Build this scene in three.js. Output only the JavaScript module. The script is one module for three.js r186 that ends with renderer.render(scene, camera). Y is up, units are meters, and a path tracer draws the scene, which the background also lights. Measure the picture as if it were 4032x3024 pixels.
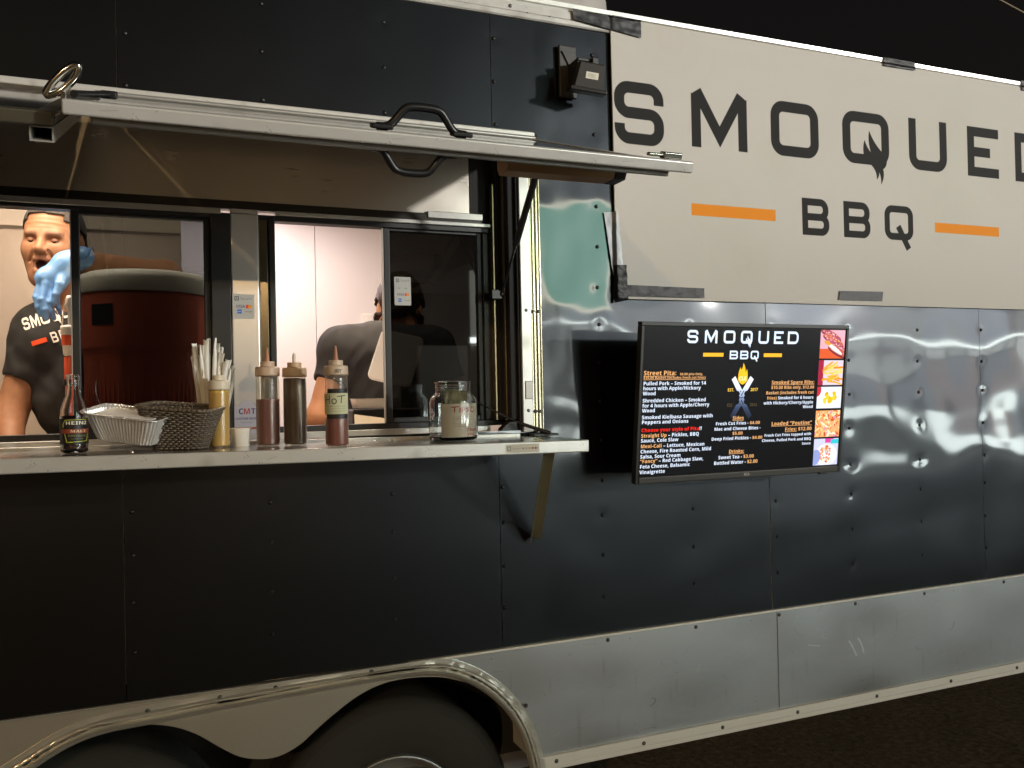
import * as THREE from 'three';
import { mergeGeometries, mergeVertices, toCreasedNormals } from 'three/addons/utils/BufferGeometryUtils.js';
import { RoundedBoxGeometry } from 'three/addons/geometries/RoundedBoxGeometry.js';
import { ImprovedNoise } from 'three/addons/math/ImprovedNoise.js';
import { RectAreaLightUniformsLib } from 'three/addons/lights/RectAreaLightUniformsLib.js';

// ------------------------------------------------------------------ camera, sky, key light, exposure
const scene = new THREE.Scene();
const camera = new THREE.PerspectiveCamera(48.3, 4 / 3, 0.05, 900);
camera.position.set(0, 1.5, 2.2);
camera.up.set(0.0146, 0.9997, 0.0196);
camera.lookAt(0.3833, 1.5 + 0.01248, 2.2 - 0.9235);
const renderer = new THREE.WebGLRenderer({ antialias: true });
renderer.toneMapping = THREE.LinearToneMapping;
renderer.toneMappingExposure = 1.3;
renderer.shadowMap.enabled = true;
RectAreaLightUniformsLib.init();

{ // night sky: almost black, a little town glow low down all round
  const w = 64, h = 64, d = new Float32Array(w * h * 4);
  for (let y = 0; y < h; y++) {
    const el = (y + 0.5) / h - 0.5;                         // -0.5 nadir .. 0.5 zenith
    const g = Math.exp(-Math.max(el, 0) * 7);
    for (let x = 0; x < w; x++) {
      const o = (y * w + x) * 4;
      d[o] = 0.0026 + 0.006 * g; d[o + 1] = 0.0026 + 0.005 * g; d[o + 2] = 0.0028 + 0.004 * g; d[o + 3] = 1;
    }
  }
  const t = new THREE.DataTexture(d, w, h, THREE.RGBAFormat, THREE.FloatType);
  t.mapping = THREE.EquirectangularReflectionMapping; t.magFilter = THREE.LinearFilter; t.needsUpdate = true;
  scene.background = t; scene.environment = t;
}
const sun = new THREE.DirectionalLight(new THREE.Color(1, 0.965, 0.915), 2.0);
sun.position.set(0.85 * 30, 0.18 * 30, 30); sun.target.position.set(1, 1.4, 0);
sun.position.add(sun.target.position);
sun.shadow.radius = 5; sun.castShadow = true; sun.shadow.mapSize.set(2048, 2048);
Object.assign(sun.shadow.camera, { left: -6, right: 6, top: 6, bottom: -6, near: 1, far: 80 });
scene.add(sun, sun.target);

// ------------------------------------------------------------------ helpers
let seed = 7;
const rnd = () => { seed = (seed * 1664525 + 1013904223) >>> 0; return seed / 4294967296; };
const rr = (a, b) => a + (b - a) * rnd();
const N = new ImprovedNoise(), noise = (x, y, z = 0) => N.noise(x, y, z);
const V = (x, y, z) => new THREE.Vector3(x, y, z);
const C = (r, g, b) => new THREE.Color().setRGB(r, g, b);
const used = {};
const numbered = (n) => { const k = used[n] = (used[n] ?? -1) + 1; return k ? n + '_' + String(k).padStart(3, '0') : n; };
function mesh(name, geo, mat, parent, x = 0, y = 0, z = 0) {
  const g = Array.isArray(geo) ? (geo.length > 1 ? mergeGeometries(geo.map(clean)) : geo[0]) : geo;
  const m = new THREE.Mesh(g, mat); m.name = parent ? name : numbered(name);
  m.position.set(x, y, z); m.castShadow = m.receiveShadow = true; (parent ?? scene).add(m); return m;
}
function clean(g) {
  g = g.index ? g.toNonIndexed() : g;
  for (const k of Object.keys(g.attributes)) if (!['position', 'normal', 'uv'].includes(k)) g.deleteAttribute(k);
  if (!g.attributes.normal) g.computeVertexNormals();
  if (!g.attributes.uv) g.setAttribute('uv', new THREE.BufferAttribute(new Float32Array(g.attributes.position.count * 2), 2));
  return g;
}
function tag(o, label, category, group) { o.userData.label = label; o.userData.category = category; if (group) o.userData.group = group; return o; }
function thing(name, label, category, pos = [0, 0, 0], turn = 0, group) {
  const o = new THREE.Group(); o.name = numbered(name); o.position.set(...pos); o.rotation.y = turn; scene.add(o);
  return tag(o, label, category, group);
}
const structure = (o) => { o.userData.kind = 'structure'; return o; };
const stuff = (o) => { o.userData.kind = 'stuff'; return o; };
// box from corner to corner, softened edges, uv in metres
function bx(x0, x1, y0, y1, z0, z1, r = 0.0015) {
  const w = x1 - x0, h = y1 - y0, d = z1 - z0; r = Math.min(r, w / 2.2, h / 2.2, d / 2.2);
  const g = r > 0 ? new RoundedBoxGeometry(w, h, d, 2, r) : new THREE.BoxGeometry(w, h, d);
  g.translate((x0 + x1) / 2, (y0 + y1) / 2, (z0 + z1) / 2);
  return uvm(g);
}
function uvm(g) {
  const p = g.attributes.position, n = g.attributes.normal, uv = new Float32Array(p.count * 2);
  for (let i = 0; i < p.count; i++) {
    const a = Math.abs(n.getX(i)), b = Math.abs(n.getY(i)), c = Math.abs(n.getZ(i));
    uv[2 * i] = a > b && a > c ? p.getZ(i) : p.getX(i); uv[2 * i + 1] = b >= a && b > c ? p.getZ(i) : p.getY(i);
  }
  g.setAttribute('uv', new THREE.BufferAttribute(uv, 2)); return g;
}
const tube = (pts, r, seg = 40, rad = 8, closed = false) => new THREE.TubeGeometry(new THREE.CatmullRomCurve3(pts, closed, 'centripetal'), seg, r, rad, closed);
function rod(a, b, r, r2 = r, seg = 12) {
  const g = new THREE.CylinderGeometry(r2, r, a.distanceTo(b), seg); g.translate(0, a.distanceTo(b) / 2, 0);
  g.applyQuaternion(new THREE.Quaternion().setFromUnitVectors(V(0, 1, 0), b.clone().sub(a).normalize())); g.translate(a.x, a.y, a.z); return g;
}
const lathe = (prof, seg = 40) => new THREE.LatheGeometry(prof.map(([x, y]) => new THREE.Vector2(Math.max(x, 0.00001), y)), seg);
function extr(pts, depth, bevel = 0.001) {
  const s = new THREE.Shape(pts.map(([x, y]) => new THREE.Vector2(x, y)));
  return uvm(new THREE.ExtrudeGeometry(s, { depth: Math.max(depth - 2 * bevel, 1e-4), bevelEnabled: bevel > 0, bevelSize: bevel, bevelThickness: bevel, bevelSegments: 1, steps: 1 }).translate(0, 0, bevel));
}
function grid(x0, x1, y0, y1, nx, ny, f) {         // sheet facing +z, f(x,y) -> [x,y,z]
  const g = new THREE.PlaneGeometry(1, 1, nx, ny), p = g.attributes.position, uv = g.attributes.uv;
  for (let i = 0; i < p.count; i++) { const q = f(x0 + (p.getX(i) + 0.5) * (x1 - x0), y0 + (p.getY(i) + 0.5) * (y1 - y0), uv.getX(i), uv.getY(i)); p.setXYZ(i, ...q); }
  g.computeVertexNormals(); return g;
}
function canvas(w, h, draw, srgb = true) {
  const c = document.createElement('canvas'); c.width = w; c.height = h; draw(c.getContext('2d'), w, h);
  const t = new THREE.CanvasTexture(c); if (srgb) t.colorSpace = THREE.SRGBColorSpace; t.anisotropy = 8; return t;
}
function field(n, f, ch = 1) {                      // tiling data texture in 0..1
  const d = new Uint8Array(n * n * 4);
  for (let y = 0; y < n; y++) for (let x = 0; x < n; x++) { const v = Math.max(0, Math.min(255, f(x / n, y / n) * 255)); d.set([v, v, v, 255], (y * n + x) * 4); }
  const t = new THREE.DataTexture(d, n, n); t.wrapS = t.wrapT = THREE.RepeatWrapping; t.magFilter = THREE.LinearFilter; t.needsUpdate = true; return t;
}
const tn = (u, v, f, z) => { // tiling noise
  const a = u * f, b = v * f, s = u, t = v;
  return (noise(a, b, z) * (1 - s) + noise(a - f, b, z) * s) * (1 - t) + (noise(a, b - f, z) * (1 - s) + noise(a - f, b - f, z) * s) * t;
};
const rep = (t, sx, sy) => { const c = t.clone(); c.repeat.set(sx, sy); c.wrapS = c.wrapT = THREE.RepeatWrapping; c.needsUpdate = true; return c; };

// ------------------------------------------------------------------ lettering: squared techno capitals drawn as strokes
function glyph(c, ch, x, y, w, h, s) {               // x,y = top left
  const l = x + s / 2, r = x + w - s / 2, t = y + s / 2, b = y + h - s / 2, m = y + h * 0.5, k = s * 0.95;
  c.lineWidth = s; c.lineJoin = 'miter'; c.lineCap = 'butt'; c.beginPath();
  const rr4 = (x0, y0, x1, y1, q) => { c.moveTo(x0 + q, y0); c.arcTo(x1, y0, x1, y1, q); c.arcTo(x1, y1, x0, y1, q); c.arcTo(x0, y1, x0, y0, q); c.arcTo(x0, y0, x1, y0, q); c.closePath(); };
  if (ch === 'S') { c.moveTo(r, y + h * 0.34); c.arcTo(r, t, l, t, k); c.arcTo(l, t, l, m, k); c.arcTo(l, m, r, m, k); c.arcTo(r, m, r, b, k); c.arcTo(r, b, l, b, k); c.arcTo(l, b, l, m, k); c.lineTo(l, y + h * 0.68); }
  else if (ch === 'M') { c.moveTo(l, y + h); c.lineTo(l, y + s * 0.3); c.moveTo(r, y + h); c.lineTo(r, y + s * 0.3); c.stroke(); c.beginPath(); c.moveTo(x + s * 0.62, y); c.lineTo(x + w / 2, y + h * 0.78); c.lineTo(x + w - s * 0.62, y); }
  else if (ch === 'O') rr4(l, t, r, b, k);
  else if (ch === 'U') { c.moveTo(l, y); c.arcTo(l, b, r, b, k); c.arcTo(r, b, r, y, k); c.lineTo(r, y); }
  else if (ch === 'E') { c.moveTo(x + w, t); c.lineTo(l, t); c.lineTo(l, b); c.lineTo(x + w, b); c.moveTo(l, m); c.lineTo(x + w * 0.72, m); }
  else if (ch === 'D') { c.moveTo(l, t); c.arcTo(r, t, r, b, k * 1.6); c.arcTo(r, b, l, b, k * 1.6); c.lineTo(l, b); c.closePath(); }
  else if (ch === 'B') { c.moveTo(l, t); c.arcTo(r - s * 0.1, t, r - s * 0.1, m, k); c.arcTo(r - s * 0.1, m, l, m, k); c.lineTo(l, m); c.moveTo(l, m); c.arcTo(r, m, r, b, k); c.arcTo(r, b, l, b, k); c.lineTo(l, b); c.closePath(); c.moveTo(l, y); c.lineTo(l, y + h); }
  else if (ch === 'Q') { rr4(l, t, r, b, k); c.moveTo(x + w * 0.47, y + h * 0.6); c.lineTo(x + w * 0.83, y + h * 1.25); }
  else if (ch === 'F') rr4(l, t, r, b, k);           // the Q with the flame
  c.stroke();
  if (ch === 'F') {
    const P = (u, v) => [x + w * u, y + h * v]; c.beginPath(); c.moveTo(...P(0.44, 0.8));
    c.quadraticCurveTo(...P(0.42, 0.66), ...P(0.47, 0.53)); c.quadraticCurveTo(...P(0.5, 0.66), ...P(0.6, 0.76)); c.quadraticCurveTo(...P(0.53, 0.56), ...P(0.57, 0.34));
    c.quadraticCurveTo(...P(0.68, 0.62), ...P(0.93, 0.8)); c.quadraticCurveTo(...P(0.98, 0.98), ...P(0.86, 1.06)); c.quadraticCurveTo(...P(0.9, 1.2), ...P(0.81, 1.36));
    c.quadraticCurveTo(...P(0.82, 1.22), ...P(0.77, 1.12)); c.quadraticCurveTo(...P(0.78, 1.2), ...P(0.72, 1.27)); c.quadraticCurveTo(...P(0.72, 1.1), ...P(0.6, 1.0)); c.closePath(); c.fill();
  }
}
// the two lines of the sign, in units of the tall letters' height; o = top left of the S
const WORD = [['S', 0, 0.94], ['M', 1.55, 1.13], ['O', 3.22, 1.08], ['F', 4.87, 1.1], ['U', 6.52, 0.98], ['E', 8.1, 0.86], ['D', 9.5, 0.95]];
function wordmark(c, ox, oy, H, ink, bars) {
  c.fillStyle = c.strokeStyle = ink;
  for (const [ch, x, w] of WORD) glyph(c, ch, ox + x * H, oy, w * H, H, H * 0.19);
}

// ------------------------------------------------------------------ materials
const fine = field(256, (u, v) => 0.5 + 0.35 * tn(u, v, 24, 1) + 0.3 * tn(u, v, 90, 2));
const brushX = field(512, (u, v) => 0.85 + 0.14 * tn(u * 0.05, v, 200, 3) + 0.25 * tn(u, v, 8, 4));
const blotch = field(256, (u, v) => 0.84 + 0.14 * tn(u, v, 3, 5) + 0.1 * tn(u, v, 9, 6) + 0.06 * tn(u, v, 50, 7));
const std = (color, roughness = 0.6, metalness = 0, more = {}) => new THREE.MeshStandardMaterial({ color, roughness, metalness, ...more });
const phys = (o) => new THREE.MeshPhysicalMaterial(o);
const M = {
  paint: phys({ color: C(0.021, 0.0235, 0.027), roughness: 0.36, metalness: 1, clearcoat: 1, clearcoatRoughness: 0.06 }),
  alu: std(C(0.62, 0.61, 0.58), 0.4, 0.6, { roughnessMap: rep(blotch, 3, 3) }),
  aluBright: std(C(0.82, 0.81, 0.78), 0.36, 0.4, { roughnessMap: rep(blotch, 5, 5) }),
  railWhite: std(C(0.93, 0.91, 0.85), 0.4, 0.15),
  aluDull: std(C(0.42, 0.41, 0.38), 0.5, 0.6),
  mirror: std(C(0.42, 0.38, 0.27), 0.22, 1, { roughnessMap: rep(blotch, 5, 2) }),
  shelf: std(C(0.62, 0.61, 0.59), 0.22, 0.9, { roughnessMap: rep(blotch, 4, 4) }),
  brushed: std(C(0.64, 0.6, 0.53), 0.38, 0.75, { roughnessMap: rep(brushX, 1.3, 1.3) }),
  steel: std(C(0.5, 0.47, 0.42), 0.4, 0.8, { roughnessMap: rep(blotch, 2, 2) }),
  bronze: std(C(0.05, 0.047, 0.042), 0.3, 0.7),
  black: std(C(0.012, 0.012, 0.012), 0.42), rubber: std(C(0.012, 0.0115, 0.011), 0.8), blackMetal: std(C(0.02, 0.02, 0.02), 0.35, 0.4),
  tyre: std(C(0.036, 0.034, 0.028), 0.85, 0, { bumpMap: rep(fine, 6, 6), bumpScale: 0.001 }),
  chrome: std(C(0.8, 0.78, 0.72), 0.12, 1), screw: std(C(0.12, 0.12, 0.12), 0.35, 0.8), screwDark: std(C(0.01, 0.01, 0.01), 0.4, 0.3),
  wall: std(C(0.78, 0.73, 0.69), 0.4), lining: std(C(0.7, 0.68, 0.64), 0.5), wood: std(C(0.33, 0.2, 0.1), 0.6),
  tinted: phys({ color: C(0.09, 0.1, 0.102), roughness: 0.02, transmission: 1, thickness: 0, ior: 1.5 }),
  tintedDark: phys({ color: C(0.024, 0.026, 0.026), roughness: 0.02, transmission: 1, thickness: 0, ior: 1.5 }),
  glass: phys({ color: C(0.97, 0.98, 0.97), roughness: 0.02, transmission: 1, thickness: 0.003, ior: 1.48 }),
  soft: phys({ color: C(0.9, 0.86, 0.78), roughness: 0.16, transmission: 0.93, thickness: 0, ior: 1.4 }),
  whitePlastic: std(C(0.78, 0.76, 0.72), 0.4), paper: std(C(0.78, 0.75, 0.68), 0.85), tan: std(C(0.45, 0.3, 0.16), 0.5),
  tape: std(C(0.008, 0.008, 0.01), 0.55), duct: std(C(0.34, 0.35, 0.36), 0.5, 0.2),
};
{ // scuffed, stained aluminium
  const t = canvas(512, 512, (c, w) => {
    c.fillStyle = '#e2e2e0'; c.fillRect(0, 0, w, w);
    for (let i = 0; i < 60; i++) { const x = rnd() * w, y = rnd() * w, r = rr(8, 60), g = c.createRadialGradient(x, y, 0, x, y, r), k = rnd() > 0.4 ? '70,62,50' : '255,255,255', a = rr(0.06, 0.2); g.addColorStop(0, `rgba(${k},${a})`); g.addColorStop(1, `rgba(${k},0)`); c.fillStyle = g; c.fillRect(x - r, y - r, 2 * r, 2 * r); }
    for (let i = 0; i < 150; i++) { c.strokeStyle = `rgba(${rnd() > 0.5 ? '255,255,255' : '60,52,40'},${rr(0.08, 0.3)})`; c.lineWidth = rr(0.5, 1.6); const x = rnd() * w, y = rnd() * w; c.beginPath(); c.moveTo(x, y); c.lineTo(x + rr(-30, 30), y + rr(-8, 8)); c.stroke(); }
  });
  for (const k of ['aluBright', 'alu']) M[k].map = rep(t, 2.2, 2.2);
}
M.soft.side = M.tinted.side = M.tintedDark.side = THREE.DoubleSide;
const decal = (t, o = {}) => std(0xffffff, 0.5, 0, { map: t, transparent: true, ...o });

// ------------------------------------------------------------------ the ground
{
  const col = canvas(1024, 1024, (c, w) => {
    const id = c.createImageData(w, w);
    for (let i = 0; i < w * w; i++) {
      const x = i % w, y = (i / w) | 0, u = x / w, v = y / w;
      const g = 112 + 22 * tn(u, v, 6, 9) + 22 * tn(u, v, 120, 10) + 60 * tn(u, v, 60, 31) + (rnd() - 0.5) * 70 + (rnd() > 0.97 ? 90 : 0);
      id.data.set([g * 1.06, g * 0.97, g * 0.84, 255], i * 4);
    }
    c.putImageData(id, 0, 0);
  });
  const b = field(512, (u, v) => 0.5 + 0.4 * tn(u, v, 100, 11) + 0.3 * tn(u, v, 200, 12) + (rnd() - 0.5) * 0.3);
  const g = new THREE.PlaneGeometry(1200, 1200, 1, 1); g.rotateX(-Math.PI / 2);
  const uv = g.attributes.uv; for (let i = 0; i < uv.count; i++) uv.setXY(i, uv.getX(i) * 1200, uv.getY(i) * 1200);
  structure(mesh('ground', g, std(0xffffff, 0.75, 0, { map: rep(col, 0.6, 0.6), roughnessMap: rep(blotch, 0.7, 0.7), bumpMap: rep(b, 1.2, 1.2), bumpScale: 0.006 })));
  const crack = []; for (let i = 0; i <= 24; i++) crack.push(V(3.3 + i * 0.16, 0.002, -1.3 - i * 0.1 + 0.05 * noise(i * 0.7, 3)));
  const cg = tube(crack, 0.012, 80, 5); cg.scale(1, 0.3, 1);
  tag(mesh('pavement_crack', cg, std(C(0.008, 0.008, 0.008), 0.9)), 'dark sealed crack running across the asphalt beyond the trailer', 'crack');
  scene.getObjectByName('pavement_crack').userData.kind = 'structure';
}

// ------------------------------------------------------------------ the trailer
const T = thing('food_trailer', 'black and silver concession trailer with an open serving hatch and tandem wheels', 'food trailer', [0, 0, 0]);
T.userData.group = undefined; delete T.userData.group;
const XL = -3.2, XR = 4.2, SEAM = [-2.85, -1.93, -1.01, -0.074, 0.87, 1.79, 2.738, 3.66];
const STUD = []; for (let i = -9; i <= 13; i++) STUD.push(0.255 + i * 0.3115);
const SCREWS = [];
for (const x of STUD) for (const y of [0.915, 1.03, 1.146, 1.247, 1.366, 1.479, 1.586, 1.697, 1.81, 1.925, 2.04, 2.25, 2.37, 2.49]) {
  if (y > 1.39 && y < 2.23 && x < 1.0) continue;
  SCREWS.push([x + 0.004 * noise(x * 9, y * 9), y + 0.01 * noise(x * 7, y * 8)]);
}
function skin(x, y) {                                  // oil-canned sheet metal: pillows between the studs, dimples at the screws
  const k = (x - 0.255) / 0.3115, s = Math.sin(Math.PI * (k - Math.floor(k))) ** 2;
  const calm = x < 1.0 ? 0.35 : 1;
  let z = calm * (0.004 * s * noise(x * 1.7, y * 2.6, 4) + 0.002 * noise(x * 2.1, y * 5.2, 8) + 0.0018 * noise(x * 1.1 + 3, y * 3.1, 2) + 0.0007 * noise(x * 6, y * 9, 6) + (x > 0.98 && x < 1.3 && y > 1.7 ? 0.0007 * noise(x * 13, y * 10, 3) * Math.min(1, (1.3 - x) * 8, (x - 0.98) * 20, (y - 1.7) * 10) : 0));
  for (const [sx, sy] of SCREWS) { const dx = x - sx, dy = y - sy; if (dx * dx + dy * dy > 0.012) continue; const k = noise(sx * 7.3, sy * 5.9, 1), q = noise(sx * 3.1, sy * 9.7, 5), ax = dx * Math.cos(k * 4) + dy * Math.sin(k * 4), ay = dy * Math.cos(k * 4) - dx * Math.sin(k * 4), w = 0.00018 + 0.0006 * Math.abs(q); z -= (0.00025 + 0.0011 * Math.max(0, k + 0.1)) * Math.exp(-(ax * ax) / w - (ay * ay) / (w * (1 + 2.5 * Math.abs(k)))) * (x < 1 ? 0.6 : 1); }
  return z;
}
function panelGeo(rects) {
  return rects.map(([x0, x1, y0, y1]) => {
    const g = grid(x0, x1, y0, y1, Math.max(2, Math.round((x1 - x0) / 0.009)), Math.max(2, Math.round((y1 - y0) / 0.009)), (x, y) => [x, y, skin(x, y)]);
    const p = g.attributes.position, n = g.attributes.normal, e = 0.002, uv = g.attributes.uv;
    for (let i = 0; i < p.count; i++) { const x = p.getX(i), y = p.getY(i); n.setXYZ(i, ...V(-(skin(x + e, y) - skin(x - e, y)) / (2 * e), -(skin(x, y + e) - skin(x, y - e)) / (2 * e), 1).normalize().toArray()); uv.setXY(i, x, y); }
    return g;
  });
}
const HX = -1.3, HY = 2.235, WX = 1.005, SY = 1.4, TOP = 2.56, BOT = 0.8;
SEAM.forEach((x0, i) => {
  const x1 = (SEAM[i + 1] ?? XR) - 0.0022, r = [];
  const cut = (a, b, y0, y1) => { a = Math.max(a, x0); b = Math.min(b, x1); if (b - a > 0.01) r.push([a, b, y0, y1]); };
  cut(XL, HX, BOT, TOP); cut(HX, WX, HY, TOP); cut(HX, WX, BOT, SY); cut(WX, XR, BOT, TOP);
  mesh('side_panel', panelGeo(r), M.paint, T, 0, 0, i % 2 ? 0.0008 : 0);
});
stuff(mesh('screw_heads', SCREWS.map(([x, y]) => new THREE.SphereGeometry(0.0056, 8, 5).scale(1, 1, 0.55).translate(x, y, skin(x, y) + 0.0015)), M.screwDark, T));
// framing behind the skin, and the closed box of the kitchen
mesh('wall_core', [bx(XL, HX, 0.5, 2.56, -0.07, -0.012, 0), bx(HX, 0.935, HY, 2.56, -0.07, -0.012, 0), bx(HX, 0.935, 0.84, 1.385, -0.07, -0.012, 0), bx(0.935, XR, 0.5, 2.56, -0.07, -0.012, 0)], M.lining, T);
mesh('inner_lining', [bx(XL, HX, 0.5, 2.56, -0.1, -0.07, 0), bx(HX, 0.935, 2.2, 2.56, -0.1, -0.085, 0), bx(HX, 0.935, 0.84, 1.385, -0.1, -0.07, 0), bx(0.935, XR, 0.5, 2.56, -0.1, -0.07, 0)], M.wall, T);
mesh('back_wall', [bx(XL, 0.754, 0.46, 2.58, -2.26, -2.2, 0.001), bx(0.757, XR, 0.46, 2.58, -2.26, -2.2, 0.001)], M.wall, T);
mesh('end_wall', bx(XL - 0.05, XL, 0.46, 2.58, -2.26, 0, 0), M.wall, T); mesh('end_wall', bx(XR, XR + 0.05, 0.46, 2.58, -2.26, 0, 0), M.wall, T);
mesh('floor', bx(XL, XR, 0.42, 0.47, -2.2, -0.1, 0), std(C(0.2, 0.2, 0.2), 0.5, 0.3), T);
mesh('ceiling', bx(XL, XR, 2.5, 2.56, -2.2, -0.1, 0), M.wall, T);
mesh('roof', bx(XL - 0.05, XR + 0.05, 2.585, 2.615, -2.3, -0.012, 0.004), M.alu, T);
mesh('steel_wall_panel', grid(-2.4, 0.1, 0.47, 2.17, 60, 30, (x, y) => [x, y, -1.5 + 0.012 * noise(x * 2.2, y * 1.2, 3) + 0.004 * noise(x * 9, y * 2, 1)]), std(C(0.56, 0.47, 0.39), 0.5, 0.45, { roughnessMap: rep(blotch, 2, 2) }), T);
mesh('hood_edge', bx(-2.4, 0.1, 2.172, 2.25, -1.52, -1.47, 0.004), std(C(0.75, 0.66, 0.55), 0.4, 0.2), T);
mesh('inside_counter', bx(-1.25, 1.7, 1.33, 1.361, -0.66, -0.11, 0.003), M.steel, T);
{ // ceiling lamps: fitting, glowing tube cover and the light under it
  for (const [x, z, col, I] of [[0.95, -0.75, C(1, 0.81, 0.62), 37], [-0.4, -0.36, C(1, 0.82, 0.64), 34], [0.3, -1.75, C(1, 0.84, 0.86), 30]]) {
    const l = new THREE.Group(); l.name = 'ceiling_lamp'; T.add(l);
    mesh('lamp_housing', bx(x - 0.42, x + 0.42, 2.47, 2.499, z - 0.1, z + 0.1, 0.004), M.whitePlastic, l);
    mesh('lamp_diffuser', bx(x - 0.4, x + 0.4, 2.452, 2.469, z - 0.085, z + 0.085, 0.006), std(C(0.8, 0.8, 0.8), 0.5, 0, { emissive: col, emissiveIntensity: 1.6 }), l);
    const a = new THREE.RectAreaLight(col, I, 0.78, 0.16); a.name = 'lamp'; a.position.set(x, 2.447, z); a.lookAt(x, 0, z); T.add(a);
  }
}
// top rail with its ridges and screws
{
  const prof = [[-0.012, 2.556], [0.006, 2.557], [0.009, 2.561], [0.009, 2.572], [0.007, 2.574], [0.009, 2.576], [0.009, 2.596], [0.006, 2.598], [0.006, 2.605], [0.011, 2.608], [0.012, 2.62], [0.004, 2.624], [-0.03, 2.624], [-0.03, 2.6], [-0.012, 2.6]];
  const g = extr(prof, XR - XL + 0.1, 0); g.rotateY(Math.PI / 2); const p = g.attributes.position; // z->x, x->-z
  for (let i = 0; i < p.count; i++) p.setXYZ(i, p.getX(i) + XL - 0.05, p.getY(i), -p.getZ(i));
  const idx = g.index ? g : g; for (let i = 0; i < p.count; i += 3) { for (const a of ['position', 'normal', 'uv']) { const q = g.attributes[a], s = q.itemSize; for (let k = 0; k < s; k++) { const t = q.array[(i + 1) * s + k]; q.array[(i + 1) * s + k] = q.array[(i + 2) * s + k]; q.array[(i + 2) * s + k] = t; } } }
  g.computeVertexNormals();
  mesh('top_rail', uvm(g), M.aluBright, T);
}
stuff(mesh('rail_screws', [...STUD.filter((x) => x < 1.15).map((x) => new THREE.SphereGeometry(0.0055, 10, 6).scale(1, 1, 0.6).translate(x + 0.05, 2.586, 0.01)), ...[0.98, 1.05].map((x) => new THREE.SphereGeometry(0.002, 6, 4).translate(x, 2.575, 0.009))], M.screw, T));
{
  const v = new THREE.Group(); v.name = 'roof_vent'; T.add(v);
  mesh('vent_cover', new RoundedBoxGeometry(0.7, 0.34, 0.6, 6, 0.16).translate(1.08, 2.77, -0.52), std(C(0.36, 0.34, 0.31), 0.6), v);
  mesh('vent_base', bx(0.74, 1.3, 2.612, 2.68, -0.78, -0.26, 0.01), std(C(0.3, 0.29, 0.27), 0.6), v);
}

// skirt, fenders
const skirtMap0 = 0;
const skirtMap = canvas(2048, 512, (c, w, h) => {
  c.fillStyle = '#c6cacf'; c.fillRect(0, 0, w, h);
  for (let i = 0; i < 90; i++) { const x = rnd() * w, y = rnd() * h, r = rr(30, 150), g = c.createRadialGradient(x, y, 0, x, y, r), a = rr(0.03, 0.11); const k = rnd() > 0.5 ? '60,52,42' : '245,248,255'; g.addColorStop(0, `rgba(${k},${a})`); g.addColorStop(1, `rgba(${k},0)`); c.fillStyle = g; c.fillRect(x - r, y - r, 2 * r, 2 * r); }
  for (let i = 0; i < 220; i++) { c.strokeStyle = `rgba(${rnd() > 0.35 ? '255,255,255' : '40,36,30'},${rr(0.05, 0.3)})`; c.lineWidth = rr(0.6, 2); c.beginPath(); const x = rnd() * w, y = rnd() * h; c.moveTo(x, y); c.quadraticCurveTo(x + rr(-18, 18), y + rr(-12, 12), x + rr(-22, 22), y + rr(-34, 34)); c.stroke(); }
  for (let i = 0; i < 46; i++) { const x = rnd() * w, y = rnd() * h, r = rr(60, 210), g = c.createRadialGradient(x, y, 0, x, y, r), k = rnd() > 0.5 ? '70,66,60' : '255,255,255', a = rr(0.06, 0.17); g.addColorStop(0, `rgba(${k},${a})`); g.addColorStop(1, `rgba(${k},0)`); c.fillStyle = g; c.fillRect(x - r, y - r, 2 * r, 2 * r); }
  for (let i = 0; i < 40; i++) { const x = rnd() * w, y = rr(0.1, 0.6) * h, l = rr(60, 200), g = c.createLinearGradient(0, y, 0, y + l); g.addColorStop(0, 'rgba(70,62,52,0)'); g.addColorStop(0.4, `rgba(70,62,52,${rr(0.03, 0.1)})`); g.addColorStop(1, 'rgba(70,62,52,0)'); c.fillStyle = g; c.fillRect(x, y, rr(2, 7), l); }
  c.strokeStyle = 'rgba(255,255,255,.75)'; c.lineWidth = 3; for (const [a, b, d, e] of [[1072, 170, 1088, 240], [1092, 165, 1104, 232], [985, 160, 1010, 172]]) { c.beginPath(); c.moveTo(a, b); c.quadraticCurveTo(a + 10, (b + e) / 2, d, e); c.stroke(); }
});
M.skirt = std(0xffffff, 0.36, 0.66, { map: rep(skirtMap, 1 / 4, 1 / 0.4), roughnessMap: rep(blotch, 2.3, 2.3), bumpMap: rep(blotch, 1.1, 1.1), bumpScale: 0.0016 });
mesh('skirt_panel', extr([[0.62, 0.801], [0.66, 0.797], [0.719, 0.784], [0.786, 0.75], [0.853, 0.703], [0.894, 0.658], [0.935, 0.586], [0.962, 0.525], [0.972, 0.47], [1.8015, 0.47], [1.8015, 0.801]].reverse(), 0.006, 0.0008).translate(0, 0, -0.003), M.skirt, T);
mesh('skirt_panel', bx(1.8045, 3.1, 0.47, 0.801, -0.003, 0.0034, 0.0008), M.skirt, T);
mesh('skirt_panel', bx(3.1025, XR, 0.47, 0.801, -0.003, 0.003, 0.0008), M.skirt, T);
mesh('skirt_panel', bx(XL, -0.62, 0.47, 0.801, -0.003, 0.003, 0.0008), M.skirt, T);
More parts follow.
